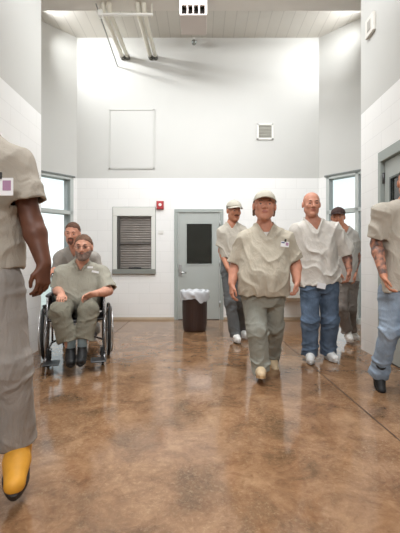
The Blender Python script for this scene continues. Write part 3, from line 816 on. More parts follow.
# ------------------------------------------------------------------ doors
def uv_b(u, v): return ((u - CU) / 52.4, CH + (CV - v) / 52.4)
x0, z1 = uv_b(174.4, 209.2); x1, _ = uv_b(223.3, 209)
d = empty('door_1', ((x0 + x1) / 2, WB, 0), 'grey metal door with a dark window in the back wall', None, kind='structure')
L0 = d.location
fr = MB(); fw = .068
fr.box((x0, WB - .03, 0), (x0 + fw, WB + .04, z1 - fw), .004).box((x1 - fw, WB - .03, 0), (x1, WB + .04, z1 - fw), .004).box((x0, WB - .03, z1 - fw), (x1, WB + .04, z1), .006)
fr.build('door_frame', frame_m, d, L0)
px0, pz1 = uv_b(186.8, 224.0); px1, pz0 = uv_b(211.8, 263.8)
a0, a1, b1 = x0 + fw + .006, x1 - fw - .006, z1 - fw - .008
lf = MB().box((a0, WB - .012, .012), (px0, WB, b1)).box((px1, WB - .012, .012), (a1, WB, b1)).box((px0, WB - .012, .012), (px1, WB, pz0)).box((px0, WB - .012, pz1), (px1, WB, b1))
lf.build('door_leaf', steel, d, L0)
MB().box((px0, WB - .004, pz0), (px1, WB - .002, pz1)).build('door_window', mat('dark_glass', srgb(36, 38, 34), .12, spec=.7), d, L0)
gf = MB(); g = .022
gf.box((px0 - g, WB - .02, pz0 - g), (px0, WB - .008, pz1 + g)).box((px1, WB - .02, pz0 - g), (px1 + g, WB - .008, pz1 + g)).box((px0, WB - .02, pz0 - g), (px1, WB - .008, pz0)).box((px0, WB - .02, pz1), (px1, WB - .008, pz1 + g))
gf.build('window_bead', frame_m, d, L0)
hx, hz = uv_b(180.3, 271)
h_ = MB().box((hx - .03, WB - .022, hz - .09), (hx + .03, WB - .010, hz + .12), .004); hp = h_.build('lock_plate', chrome, d, L0)
MB().tube([(hx, WB - .02, hz - .02), (hx, WB - .07, hz - .02), (hx + .02, WB - .08, hz - .022), (hx + .12, WB - .08, hz - .03)], .011, 8).build('handle', chrome, hp, L0)
MB().disc((hx, WB - .03, hz + .07), (0, 1, 0), .018, .02).build('lock_cylinder', chrome, hp, L0)
for z in (.25, 1.02, 1.78):
    MB().tube([(x1 - fw, WB - .035, z), (x1 - fw, WB - .035, z + .11)], .010, 8).build('hinge', chrome, d, L0)
MB().box((a0, WB - .02, .0), (a1, WB - .002, .012)).build('threshold', dark, d, L0)

# steel door in the right wall, seen at a slant
d = empty('door_2', (XR, (dy0 + dy1) / 2, 0), 'grey metal door in the right corridor wall', None, kind='structure'); L0 = d.location
fr = MB(); fw = .06
fr.box((XR - .014, dy1 - fw, 0), (XR + .10, dy1, dz1 - .115), .004).box((XR - .014, dy0, 0), (XR + .10, dy0 + fw, dz1 - .115), .004).box((XR - .014, dy0, dz1 - .115), (XR + .10, dy1, dz1), .004)
fr.build('door_frame', frame_m, d, L0)
ly0, ly1, lz1 = dy0 + fw + .006, dy1 - fw - .006, dz1 - .122
wy0, wy1, wz0_, wz1_ = ly1 - .72, ly1 - .14, 1.15, 1.98
lf = MB(); X0_, X1_ = XR + .03, XR + .075
lf.box((X0_, ly0, .012), (X1_, wy0, lz1)).box((X0_, wy1, .012), (X1_, ly1, lz1)).box((X0_, wy0, .012), (X1_, wy1, wz0_)).box((X0_, wy0, wz1_), (X1_, wy1, lz1))
lf.build('door_leaf', steel, d, L0)
MB().box((X0_ + .012, wy0, wz0_), (X0_ + .02, wy1, wz1_)).build('door_window', MATS['dark_glass'], d, L0)
gf = MB()
gf.box((X0_ - .01, wy0 - g, wz0_ - g), (X0_ + .01, wy0, wz1_ + g)).box((X0_ - .01, wy1, wz0_ - g), (X0_ + .01, wy1 + g, wz1_ + g)).box((X0_ - .01, wy0, wz0_ - g), (X0_ + .01, wy1, wz0_)).box((X0_ - .01, wy0, wz1_), (X0_ + .01, wy1, wz1_ + g))
gf.build('window_bead', mat('bead_dark', srgb(90, 96, 94), .5), d, L0)
for z in (.25, 1.10, 1.96):
    MB().tube([(XR + .02, dy1 - fw - .004, z), (XR + .02, dy1 - fw - .004, z + .12)], .014, 8).build('hinge', mat('hinge_dark', (.12, .12, .12), .4, metal=.8), d, L0)
MB().box((X0_ - .004, ly0, .0), (X1_, ly1, .014)).build('threshold', dark, d, L0)
# ------------------------------------------------------------------ service window with its shutter
t = empty('window_3', ((wx0 + wx1) / 2, WB, wz0), 'service window with a closed grey roll shutter', None, kind='structure'); L0 = t.location
f = .075
fr = MB().box((wx0 - .01, WB - .02, wz1 - .155), (wx1 + .01, WB + .08, wz1 + .01), .004).box((wx0 - .01, WB - .02, wz0), (wx0 + f - .01, WB + .08, wz1 - .155), .004).box((wx1 - f + .01, WB - .02, wz0), (wx1 + .01, WB + .08, wz1 - .155), .004)
fr.build('window_frame', mat('pale_frame', srgb(222, 223, 217), .45), t, L0)
ed = MB().box((wx0 - .02, WB - .012, wz0), (wx0 - .01, WB, wz1 + .02)).box((wx1 + .01, WB - .012, wz0), (wx1 + .02, WB, wz1 + .02)).box((wx0 - .02, WB - .012, wz1 + .01), (wx1 + .02, WB, wz1 + .02))
ed.build('edge_bead', mat('edge_grey', srgb(140, 143, 138), .5), t, L0)
MB().box((wx0 - .02, WB - .05, wz0 - .005), (wx1 + .02, WB + .1, wz0 + .09), .005).build('window_sill', mat('sill_grey', srgb(134, 136, 130), .45), t, L0)
sh = MB(); zz = wz0 + .09; X0_, X1_ = wx0 + f - .01, wx1 - f + .01
prof = []; n_ = 22; hgt = (wz1 - .155 - zz) / n_
for i in range(n_):
    z_ = zz + i * hgt
    prof += [(WB + .060, z_), (WB + .048, z_ + hgt * .35), (WB + .048, z_ + hgt * .75), (WB + .060, z_ + hgt * .98)]
V = [(x, y, z) for (y, z) in prof for x in (X0_, X1_)]; Fq = [(2 * i, 2 * i + 1, 2 * i + 3, 2 * i + 2) for i in range(len(prof) - 1)]
sh.add(V, Fq, True); sh.build('shutter', mat('shutter_metal', srgb(128, 122, 116), .38, metal=.35, noise=.08, nscale=5), t, L0)
MB().box((X0_, WB + .025, zz + .42 * (wz1 - zz) - .01), (X1_, WB + .045, zz + .42 * (wz1 - zz) + .016)).build('lock_bar', mat('lock_bar_grey', srgb(100, 96, 92), .4), t, L0)
MB().box((X0_ + .22, WB + .02, zz + .01), (X0_ + .46, WB + .044, zz + .035), .003).build('shutter_pull', black, t, L0)
MB().box((X0_, WB + .0, zz), (X0_ + .05, WB + .05, wz1 - .155)).build('shutter_guide', mat('guide_dark', srgb(72, 70, 66), .5), t, L0)

# ------------------------------------------------------------------ things on the walls
x0, z1 = uv_b(109, 109.5); x1, z0 = uv_b(154.5, 169)
t = empty('access_panel', ((x0 + x1) / 2, WB, z0), 'large blank access panel painted like the wall, above the service window', 'panel'); L0 = t.location
fr = MB(); q = .022
fr.box((x0, WB - .016, z0), (x0 + q, WB, z1)).box((x1 - q, WB - .016, z0), (x1, WB, z1)).box((x0, WB - .016, z0), (x1, WB, z0 + q)).box((x0, WB - .016, z1 - q), (x1, WB, z1))
fr.build('panel_frame', mat('panel_rim', srgb(200, 200, 195), .5), t, L0)
MB().box((x0 + q + .004, WB - .010, z0 + q + .004), (x1 - q - .004, WB, z1 - q - .004)).build('panel_door', mat('panel_paint', srgb(203, 203, 199), .5), t, L0)
x0, z1 = uv_b(256.8, 123.6); x1, z0 = uv_b(273.3, 140)
t = empty('wall_vent', ((x0 + x1) / 2, WB, z0), 'square louvred air vent high on the back wall', 'vent'); L0 = t.location
q = .035; fr = MB()
fr.box((x0, WB - .02, z0), (x0 + q, WB, z1), .004).box((x1 - q, WB - .02, z0), (x1, WB, z1), .004).box((x0, WB - .02, z0), (x1, WB, z0 + q), .004).box((x0, WB - .02, z1 - q), (x1, WB, z1), .004)
fr.build('vent_frame', white, t, L0)
MB().box((x0 + q, WB - .002, z0 + q), (x1 - q, WB, z1 - q)).build('vent_back', mat('vent_back_grey', srgb(150, 148, 138), .7), t, L0)
n_ = 9
for i in range(n_):
    z_ = z0 + q + (z1 - z0 - 2 * q) * (i + .2) / n_
    l = MB(); l.add([(x0 + q, WB - .016, z_), (x1 - q, WB - .016, z_), (x1 - q, WB - .002, z_ + .018), (x0 + q, WB - .002, z_ + .018), (x0 + q, WB - .016, z_ + .003), (x1 - q, WB - .016, z_ + .003), (x1 - q, WB - .002, z_ + .021), (x0 + q, WB - .002, z_ + .021)], [(0, 1, 2, 3), (7, 6, 5, 4), (0, 4, 5, 1), (1, 5, 6, 2), (2, 6, 7, 3), (3, 7, 4, 0)]); l.build('slat', mat('slat_grey', srgb(186, 184, 174), .5), t, L0)
# fire alarm
x0, z1 = uv_b(156.8, 201.4); x1, z0 = uv_b(163.6, 209.4)
t = empty('fire_alarm', ((x0 + x1) / 2, WB, z0), 'small red fire alarm strobe on the wall beside the service window', 'alarm'); L0 = t.location
MB().box((x0 - .006, WB - .012, z0 - .006), (x1 + .006, WB, z1 + .006), .003).build('back_plate', mat('alarm_plate', srgb(150, 60, 58), .5), t, L0)
MB().box((x0, WB - .05, z0), (x1, WB - .012, z1), .008).build('housing', mat('alarm_red', srgb(176, 40, 44), .35), t, L0)
xc, zc = (x0 + x1) / 2 + .003, (z0 + z1) / 2 + .004
MB().disc((xc, WB - .055, zc), (0, 1, 0), .030, .02).build('strobe_lens', mat('strobe_white', srgb(245, 235, 232), .2), t, L0)
x0, z1 = uv_b(158.3, 230.6); x1, z0 = uv_b(163.6, 234.4)
t = MB().box((x0, WB - .010, z0), (x1, WB, z1), .003).box((x0 + .025, WB - .016, z0 + .02), (x0 + .045, WB - .01, z1 - .02)).box((x1 - .045, WB - .016, z0 + .02), (x1 - .025, WB - .01, z1 - .02)).build('switch_plate', mat('switch_white', srgb(226, 225, 220), .4), None, ((x0 + x1) / 2, WB, z0))
tag(t, 'small white switch plate on the wall under the fire alarm', 'switch')
# sensor on the wall under the ceiling
p = P(194, 42, 6.78); t = empty('ceiling_sensor', (p[0], WB, p[2]), 'small silver sensor hanging on the back wall just below the ceiling', 'sensor'); L0 = t.location
MB().tube([(p[0], WB, p[2] + .09), (p[0], p[1], p[2] + .09), (p[0], p[1], p[2] + .02)], .008, 8).build('bracket', white, t, L0)
MB().lathe([(.001, -.055), (.025, -.050), (.043, -.03), (.050, 0), (.045, .022), (.02, .035), (.001, .036)], p, 20).build('housing', mat('sensor_silver', (.30, .32, .31), .25, metal=.7), t, L0)
# box on the right wall, high up
ya, yb = 4.13, 4.33; za, zb_ = 3.76, 3.98
t = empty('wall_box', (XR, (ya + yb) / 2, za), 'white wall box with a slot high on the right wall above the door', 'box'); L0 = t.location
MB().box((XR - .035, ya, za), (XR, yb, zb_), .006).build('housing', mat('box_white', srgb(222, 219, 212), .45), t, L0)
MB().box((XR - .040, ya + .06, za + .05), (XR - .034, yb - .06, zb_ - .05), .002).build('slot', mat('slot_grey', srgb(168, 165, 158), .5), t, L0)

# unit heater hanging under the beam
hx0, hx1 = (179.5 - CU) * 5.2 / F, (207 - CU) * 5.2 / F
t = empty('unit_heater', ((hx0 + hx1) / 2, 5.43, 4.66), 'boxy white heater with dark openings hanging under the ceiling beam', 'heater'); L0 = t.location
hm = mat('heater_casing', srgb(208, 197, 190), .45)
hb = MB().box((hx0, 5.20, 4.66), (hx1, 5.66, 4.682), .006).box((hx0, 5.20, 4.682), (hx0 + .03, 5.66, 5.02)).box((hx1 - .03, 5.20, 4.682), (hx1, 5.66, 5.02)).box((hx0, 5.20, 4.99), (hx1, 5.66, 5.06), .006).box((hx0 + .03, 5.62, 4.70), (hx1 - .03, 5.66, 5.0)).box((hx0 + .03, 5.20, 4.81), (hx1 - .03, 5.23, 4.99))
hb.build('casing', hm, t, L0)
MB().box((hx0 + .03, 5.30, 4.682), (hx1 - .03, 5.60, 4.81)).build('core', mat('heater_dark', (.02, .015, .012), .7), t, L0)
wv = (hx1 - hx0 - .06)
for i in range(3):
    x_ = hx0 + .03 + wv * (i + 1) / 4
    MB().box((x_ - .009, 5.205, 4.682), (x_ + .009, 5.33, 4.81)).build('divider', hm, t, L0)
MB().box((hx0 + .04, 5.196, 4.825), (hx1 - .04, 5.202, 4.90)).build('white_panel', mat('panel_bright', srgb(245, 243, 238), .4), t, L0)
for sx in (hx0 + .06, hx1 - .06):
    MB().tube([(sx, 5.56, 5.05), (sx, 5.56, 5.12)], .012, 8).build('hanger', chrome, t, L0)

# two pairs of white pipes on a strut under the beam
pipe_m = mat('pipe_white', srgb(226, 222, 208), .4)
def pipe_pair(xa, xb, label):
    t = empty('pipe_pair', (xa, 6.2, 4.99), label, 'pipe', 'pipe pairs under the ceiling'); L0 = t.location
    for k, o in enumerate((-.048, .048)):
        x0_, x1_ = xa + o, xb + o
        pts = [(x0_, 5.585, 5.12), (x0_, 5.59, 5.07), (x0_ + (x1_ - x0_) * .02, 5.62, 5.02), (x0_ + (x1_ - x0_) * .06, 5.68, 4.995), (x1_, 6.80, 4.99)]
        pp = MB().tube(pts, .036, 14).build('pipe', pipe_m, t, L0)
        MB().tube([(x1_, 6.78, 4.99), (x1_, 6.87, 4.99)], .043, 14).build('flange', mat('flange_dark', srgb(96, 96, 90), .5), pp, L0)
pipe_pair(-1.49, -1.46, 'left pair of white pipes running to the back wall beside a thin rod')
pipe_pair(-.95, -.93, 'right pair of white pipes running to the back wall without a rod')
t = empty('pipe_strut', (-1.25, 5.60, 4.95), 'white horizontal strut carrying the two pairs of white pipes', 'strut'); L0 = t.location
MB().box((-1.59, 5.575, 4.925), (-.76, 5.615, 4.955), .004).build('bar', mat('strut_white', srgb(244, 243, 238), .4), t, L0)
for x_ in (-1.58, -.78):
    MB().tube([(x_, 5.595, 4.90), (x_, 5.595, 5.11)], .012, 8).build('threaded_rod', pipe_m, t, L0)
MB().box((-1.61, 5.55, 4.90), (-1.54, 5.64, 5.0), .01).build('clamp', mat('strut_white', (0, 0, 0)), t, L0)
t = MB().tube([(-1.62, 5.50, 5.04), (-1.61, 6.86, 4.83)], .010, 8).build('conduit', mat('conduit_grey', srgb(150, 150, 146), .4), None, (-1.65, 6.2, 4.9))
tag(t, 'thin grey conduit running beside the left pair of pipes', 'conduit')

# drinking fountain between the two front men
fx0, fx1 = (281 - CU) / 52.4, (305 - CU) / 52.4; zt = CH + (CV - 271) / 52.4; zm = CH + (CV - 286) / 52.4; zb0 = CH + (CV - 300) / 52.4
t = empty('drinking_fountain', ((fx0 + fx1) / 2, WB, zb0), 'white drinking fountain on the back wall seen between two walking men', 'fountain'); L0 = t.location
fm = mat('fountain_white', srgb(216, 214, 206), .35)
MB().box((fx0, WB - .08, zm - .02), (fx1, WB, zt), .012).build('back_panel', fm, t, L0)
b = MB(); V = []
for (z, y, i) in ((zb0, .24, .03), (zb0 + .07, .32, 0), (zm, .33, 0), (zm, .30, .03), (zm - .03, .27, .06)):
    V += [(fx0 + i, WB - y, z), (fx1 - i, WB - y, z), (fx1 - i, WB - (.0 if z != zm - .03 and i != .03 or z == zb0 else .08), z), (fx0 + i, WB - (.0 if z != zm - .03 and i != .03 or z == zb0 else .08), z)]
Fq = [(0, 3, 2, 1)] + [(4 * r + k, 4 * r + (k + 1) % 4, 4 * r + 4 + (k + 1) % 4, 4 * r + 4 + k) for r in range(4) for k in range(4)] + [(16, 17, 18, 19)]
b.add(V, Fq); b.build('basin', fm, t, L0)
MB().tube([(fx0 + .1, WB - .16, zm - .01), (fx0 + .1, WB - .16, zm + .05), (fx0 + .12, WB - .18, zm + .065), (fx0 + .15, WB - .20, zm + .055)], .010, 8).build('spout', chrome, t, L0)

# ------------------------------------------------------------------ trash can with its bag
c = P(194.5, 331, 388.8 / 69.5); TX, TY = c[0], c[1] + .17; R_ = .205; H_ = .60
t = empty('trash_can', (TX, TY, 0), 'round dark brown trash can in front of the grey door', 'trash can'); L0 = t.location
tm = mat('can_brown', srgb(56, 38, 32), .45)
def rib(r, z, a): return (r + (.003 * math.cos(a * 30) if .06 < z < H_ - .08 else 0), z)
MB().lathe([(.001, 0), (.17, 0), (.180, .012), (.186, .05), (.190, .12), (.196, .3), (.200, H_ - .08), (.203, H_ - .07)], (TX, TY, 0), 120, rib).lathe([(.19, H_ - .06), (.17, .03), (.001, .02)], (TX, TY, 0), 60).build('barrel', tm, t, L0)
MB().lathe([(.203, H_ - .07), (.211, H_ - .065), (.213, H_ - .01), (.205, H_), (.190, H_ - .005), (.190, H_ - .06)], (TX, TY, 0), 60).build('rim', tm, t, L0)
def crump(r, z, a):
    v = math.sin(a * 9 + z * 40) * .006 + math.sin(a * 17 + 1.3 + z * 60) * .004 + math.sin(a * 5 + .7) * .006
    if z < H_ - .05: z = z + .030 * math.sin(a * 3 + .9) + .014 * math.sin(a * 7)
    return (r + v * (1 if r > .21 else .5), z + .008 * math.sin(a * 11 + r * 50))
bg = MB().lathe([(.225, H_ - .105), (.228, H_ - .07), (.232, H_ - .03), (.232, H_ + .0), (.228, H_ + .03), (.212, H_ + .048), (.192, H_ + .035), (.180, H_ - .03), (.165, .30), (.12, .06), (.001, .05)], (TX, TY, 0), 110, crump)
bmm = mat('bag_plastic', srgb(226, 228, 232), .25, trans=.25, bump=.6, bscale=26)
t = bg.build('bin_liner', bmm, None, (TX, TY, H_))
tag(t, 'crumpled translucent white plastic bag lining the brown trash can', 'bag')

# ------------------------------------------------------------------ wheelchair
def wheelchair(cx, cy, ang):
    t = empty('wheelchair', (cx, cy, 0), 'black wheelchair with large spoked wheels carrying the seated bearded man', 'wheelchair')
    t.rotation_euler = (0, 0, ang)
    bk = mat('chair_vinyl', (.018, .018, .02), .45); fm = mat('chair_frame', (.30, .30, .31), .25, metal=.9); rb = mat('tyre_rubber', (.02, .02, .02), .7); pl = black
    W = .30; wy = .10                       # half seat width; wheel centre behind the seat middle
    for s in (-1, 1):
        wx = s * .345; a = (1, 0, 0)
        w = MB().ring((wx, wy, .305), a, .289, .018, 56, 8).build('wheel', rb, t)
        MB().ring((wx, wy, .305), a, .272, .009, 56, 8).build('rim', chrome, w)
        MB().ring((wx + s * .035, wy, .305), a, .255, .0085, 56, 8).build('handrim', chrome, w)
        MB().tube([(wx - .035, wy, .305), (wx + .035, wy, .305)], .024, 14).build('hub', chrome, w)
        sp = MB()
        for i in range(20):
            an = 2 * math.pi * i / 20; o = .012 * (1 if i % 2 else -1)
            sp.tube([(wx + o, wy + .02 * math.cos(an + .9), .305 + .02 * math.sin(an + .9)), (wx, wy + .27 * math.cos(an), .305 + .27 * math.sin(an))], .0016, 5)
        sp.build('spokes', chrome, w)
        for k in range(3):
            an = .5 + 2 * math.pi * k / 3; 
            MB().tube([(wx, wy + .262 * math.cos(an), .305 + .262 * math.sin(an)), (wx + s * .035, wy + .255 * math.cos(an), .305 + .255 * math.sin(an))], .005, 6).build('handrim_bracket', chrome, w)
        # side frame
        x = s * .285
        f_ = MB()
        f_.tube([(x, .26, .14), (x, .26, .92)], .012, 8).tube([(x, -.23, .16), (x, -.23, .68), (x, -.20, .71), (x, .26, .71)], .012, 8)
        f_.tube([(x, .26, .47), (x, -.27, .49), (x, -.33, .46), (x, -.40, .14)], .012, 8).tube([(x, .26, .16), (x, -.23, .16)], .012, 8)
        f_.build('side_frame', fm, t)
        MB().box((x - .028, -.17, .715), (x + .028, .18, .745), .01).build('armrest', bk, t)
        MB().box((x - .005, -.20, .50), (x + .005, .24, .70)).build('side_guard', bk, t)
        g_ = MB().tube([(x, .26, .92), (x, .29, .945), (x, .40, .95)], .012, 8).build('push_handle', fm, t)
        MB().tube([(x, .30, .947), (x, .42, .952)], .018, 10).build('grip', pl, g_)
        # caster
        cr = MB().ring((s * .27, -.29, .095), a, .075, .018, 32, 8).build('caster_wheel', rb, t)
        MB().disc((s * .27, -.29, .095), a, .062, .014, 24).build('caster_disc', fm, cr)
        MB().tube([(s * .27 - .024, -.29, .095), (s * .27 - .024, -.26, .19), (s * .27 + .024, -.26, .19), (s * .27 + .024, -.29, .095)], .007, 6).build('caster_fork', fm, cr)
        # foot rest
        fr_ = MB().box((x * .78 - .075, -.58, .09), (x * .78 + .075, -.40, .105), .006).build('foot_plate', pl, t)
        MB().tube([(x, -.40, .14), (x * .98, -.46, .10)], .011, 8).build('foot_plate_arm', fm, fr_)
        br = MB().tube([(s * .31, -.10, .50), (s * .33, -.14, .60)], .008, 8).build('brake_lever', fm, t)
        MB().tube([(s * .33, -.14, .60), (s * .333, -.15, .63)], .013, 8).build('knob', pl, br)
    MB().tube([(-.285, .20, .16), (.285, -.15, .47)], .011, 8).tube([(.285, .20, .16), (-.285, -.15, .47)], .011, 8).build('cross_brace', fm, t)
    se = MB(); nx, ny = 13, 9; V = []
    for lay in (0, 1):
        for i in range(nx):
            for j in range(ny):
                x = -.28 + .56 * i / (nx - 1); y = -.26 + .50 * j / (ny - 1); V.append((x, y, .49 - .02 * (1 - (x / .28) ** 2) - .022 * lay))
    Fq = []; o = nx * ny
    for i in range(nx - 1):
        for j in range(ny - 1): q = (i * ny + j, (i + 1) * ny + j, (i + 1) * ny + j + 1, i * ny + j + 1); Fq += [q, tuple(k + o for k in q[::-1])]
    for i in range(nx - 1): Fq += [(i * ny, i * ny + o, (i + 1) * ny + o, (i + 1) * ny), (i * ny + ny - 1, (i + 1) * ny + ny - 1, (i + 1) * ny + ny - 1 + o, i * ny + ny - 1 + o)]
    se.add(V, Fq, True); se.build('seat', bk, t)
    ba = MB(); V = []
    for lay in (0, 1):
        for i in range(nx):
            for j in range(ny):
                x = -.28 + .56 * i / (nx - 1); z = .50 + .40 * j / (ny - 1); V.append((x, .265 + .025 * (1 - (x / .28) ** 2) + .015 * lay, z))
    ba.add(V, [f[::-1] for f in Fq], True); ba.build('backrest', bk, t)
    return t
# ------------------------------------------------------------------ the people
X_, Y_, Z_ = np.eye(3)
def V3(*a): return np.array(a, float)
skinA = ('skin_ruddy', (200, 142, 118)); skinB = ('skin_pale', (204, 150, 126)); skinC = ('skin_tan', (192, 132, 104)); skinD = ('skin_dark', (92, 54, 36))

# 1. heavy man in the middle, walking towards the camera
D = 3.45
person('heavyset man in a tan v-neck shirt and cap walking at the front of the group', dict(
    h=.0052, seed=3, skin=skinA, head=P(264.5, 206.0, D - .07), hR=hframe(-6, -2, 3), hs=1.17, wide=1.12, nk=.088,
    neck=P(264.5, 224.5, D), pelvis=P(263, 289, D), sa=P(245, 240, D), sb=P(286, 240, D), ea=P(235.5, 266, D + .05), eb=P(295, 263, D + .03),
    wa=P(232, 283, D - .03), wb=P(297, 280, D - .06), arm=1.22, hand=1.08,
    ha=(V3(-.05, -.1, -1), V3(.25, -1, 0), V3(1, .3, 0), .55), hb=(V3(-.05, -.2, -1), V3(-.3, -1, 0), V3(-1, .2, 0), .9),
    pa=P(254, 298, D), pb=P(272.5, 298, D + .02), ka=P(257, 330, D - .12), kb=P(274, 326, D + .10), aa=P(260.5, 366, D - .10), ab=P(272, 355, D + .36),
    fa=V3(-.12, -1, .22), fb=V3(.1, -1, -.35),
    w=[.235, .245, .25, .245, .235, .22, .185, .10, .07], dp=[.175, .185, .195, .20, .18, .15, .12, .085, .07], cf=[0, .02, .03, .045, .03, .01, 0, 0, 0],
    hem=-.085, sleeve=.88, sr=(.080, .092), shirt=('shirt_tan', (180, 172, 156)), pants=('trousers_grey', (144, 145, 136)), leg=(.118, .095, .082), pw=.215,
    undershirt=(228, 226, 222), vneck=.12, hair=('hair_greybrown', (112, 86, 70)), hairstyle='long', cap=('cap_khaki', (186, 180, 166)),
    shoe=('shoe_tan', (206, 184, 150), 'sole_tan', (180, 150, 110)), foot=1.0))
root, Rt, lc = bpy.data.objects['person'], None, None
def chest_badge(o, u, v, d, **k):
    loc = np.array(o.location); side = V3(1, 0, 0); R = np.stack([side, V3(0, -1, 0), V3(0, 0, 1)], 1)
    return badge(o, R, P(u, v, d), loc, **k)
chest_badge(bpy.data.objects['person'], 285.2, 241.5, D - .155, w=.075, hh=.050, tilt=-.12)

# 2. bald man behind his shoulder
D = 4.0
o, _, _ = person('bald man in a loose white v-neck shirt and blue jeans', dict(
    h=.0056, seed=8, skin=skinA, head=P(311.5, 204.3, D - .05), hR=hframe(-4, 4, 0), hs=1.12, wide=1.06, nk=.085,
    neck=P(312.5, 219.5, D), pelvis=P(319, 278, D), sa=P(297.5, 231, D), sb=P(334, 230, D), ea=P(293.5, 256, D + .06), eb=P(346.5, 254, D + .03),
    wa=P(294, 273, D), wb=P(349.2, 270, D - .05), arm=1.12, tattoo='b',
    ha=(V3(0, -.2, -1), V3(.2, -1, 0), V3(1, .2, 0), .6), hb=(V3(.0, -.15, -1), V3(-.5, -1, 0), V3(-1, .5, 0), .85),
    pa=P(310, 287, D), pb=P(328.5, 287, D), ka=P(310, 321, D - .04), kb=P(330, 320, D - .02), aa=P(310, 351, D - .02), ab=P(328, 349.5, D + .06),
    fa=V3(-.25, -1, .0), fb=V3(.15, -1, .0),
    w=[.238, .24, .235, .225, .225, .22, .19, .10, .07], dp=[.15, .155, .16, .155, .15, .135, .115, .085, .07],
    hem=-.10, hemtilt=0, sleeve=.95, sr=(.078, .096), shirt=('shirt_white', (208, 203, 195)), pants=('jeans_blue', (88, 104, 124)), pn=.28, pns=7, leg=(.112, .095, .086), pw=.19,
    vneck=.13, shoe=('sneaker_white', (212, 212, 210), 'sole_white', (190, 190, 188)), fold=1.4))
tg = MB().box((-.045, -.004, -.06), (.045, .004, 0)); c_ = P(322.0, 283, D - .175)
ca, sa_ = math.cos(-.2), math.sin(-.2)
tg.V = [(c_[0] + ca * v[0] - sa_ * v[2], c_[1] + v[1], c_[2] + sa_ * v[0] + ca * v[2]) for v in tg.V]
tg.build('pocket_card', mat('card_white', srgb(232, 232, 234), .5), o, np.array(o.location))

# 3. man with a cap at the back left of the group
D = 4.98
o, _, _ = person('slim man in a beige cap and short sleeved shirt standing before the grey door frame', dict(
    h=.0066, seed=12, skin=skinC, head=P(234.0, 211, D - .03), hR=hframe(18, 8, 0), hs=1.18, neck=P(231.5, 222.5, D), pelvis=P(232, 266, D), sa=P(222.8, 232.5, D), sb=P(242.5, 232.5, D),
    ea=P(221.5, 251, D + .03), eb=P(244.5, 252, D + .05), wa=P(227.8, 268, D - .14), wb=P(243, 268, D - .08), arm=1.0,
    ha=(V3(.35, -.3, -1), V3(.3, -1, 0), V3(1, .2, .2), .5), hb=(V3(-.1, -.3, -1), V3(-.3, -1, 0), V3(-1, 0, 0), .5),
    pa=P(227.5, 272, D), pb=P(238.5, 272, D), ka=P(230, 301, D - .03), kb=P(240, 299, D + .02), aa=P(235.5, 333, D - .03), ab=P(243.5, 329, D + .24),
    fa=V3(.15, -1, 0), fb=V3(.15, -1, 0),
    w=[.17, .172, .17, .168, .172, .175, .15, .09, .065], dp=[.12] * 5 + [.12, .10, .075, .06], hem=.20, sleeve=.70, sr=(.074, .086), shirt=('shirt_cream', (192, 186, 174)),
    pants=('trousers_slate', (104, 108, 110)), leg=(.094, .082, .074), pw=.15, vneck=.10, undershirt=(220, 219, 214),
    cap=('cap_beige', (190, 184, 170)), hair=('hair_dark_brown', (62, 46, 38)), beard=('moustache_brown', (70, 48, 38), 'moustache'),
    shoe=('shoe_white', (232, 231, 228), 'sole_offwhite', (206, 204, 200)), foot=1.0))

# 4. man behind the bald man
D = 4.92
o, _, _ = person('man in a dark cap and grey shirt half hidden behind the bald man', dict(
    h=.0066, seed=15, skin=skinC, head=P(338.0, 217.3, D - .03), hR=hframe(-26, 6, 0), hs=1.10, neck=P(343, 226.5, D), pelvis=P(346, 276, D), sa=P(333.5, 237, D), sb=P(352.5, 236, D),
    ea=P(333, 257, D + .04), eb=P(357.5, 256, D + .03), wa=P(338, 272, D - .08), wb=P(355.0, 273, D - .08), arm=.95, tattoo='b',
    ha=(V3(.1, -.3, -1), V3(.3, -1, 0), V3(1, 0, 0), .5), hb=(V3(-.1, -.2, -1), V3(-.3, -1, 0), V3(-1, .2, 0), .5),
    pa=P(341, 282, D), pb=P(351.5, 282, D), ka=P(341.5, 308, D - .10), kb=P(350, 308, D), aa=P(348, 333, D - .02), ab=P(351, 331, D + .25),
    fa=V3(-.15, -1, 0), fb=V3(.25, -1, -.1),
    w=[.165, .17, .165, .165, .17, .17, .15, .09, .065], dp=[.13] * 5 + [.12, .10, .075, .06], hem=-.10, sleeve=.80, sr=(.070, .080), shirt=('shirt_grey', (176, 172, 166)),
    pants=('trousers_taupe', (124, 116, 110)), leg=(.098, .082, .068), pw=.145, cuff=-.04, vneck=.10, cap=('cap_dark', (66, 46, 42)), hair=('hair_dark', (58, 44, 38)),
    shoe=('shoe_pale', (222, 218, 212), 'sole_pale', (205, 200, 194)), foot=.95))

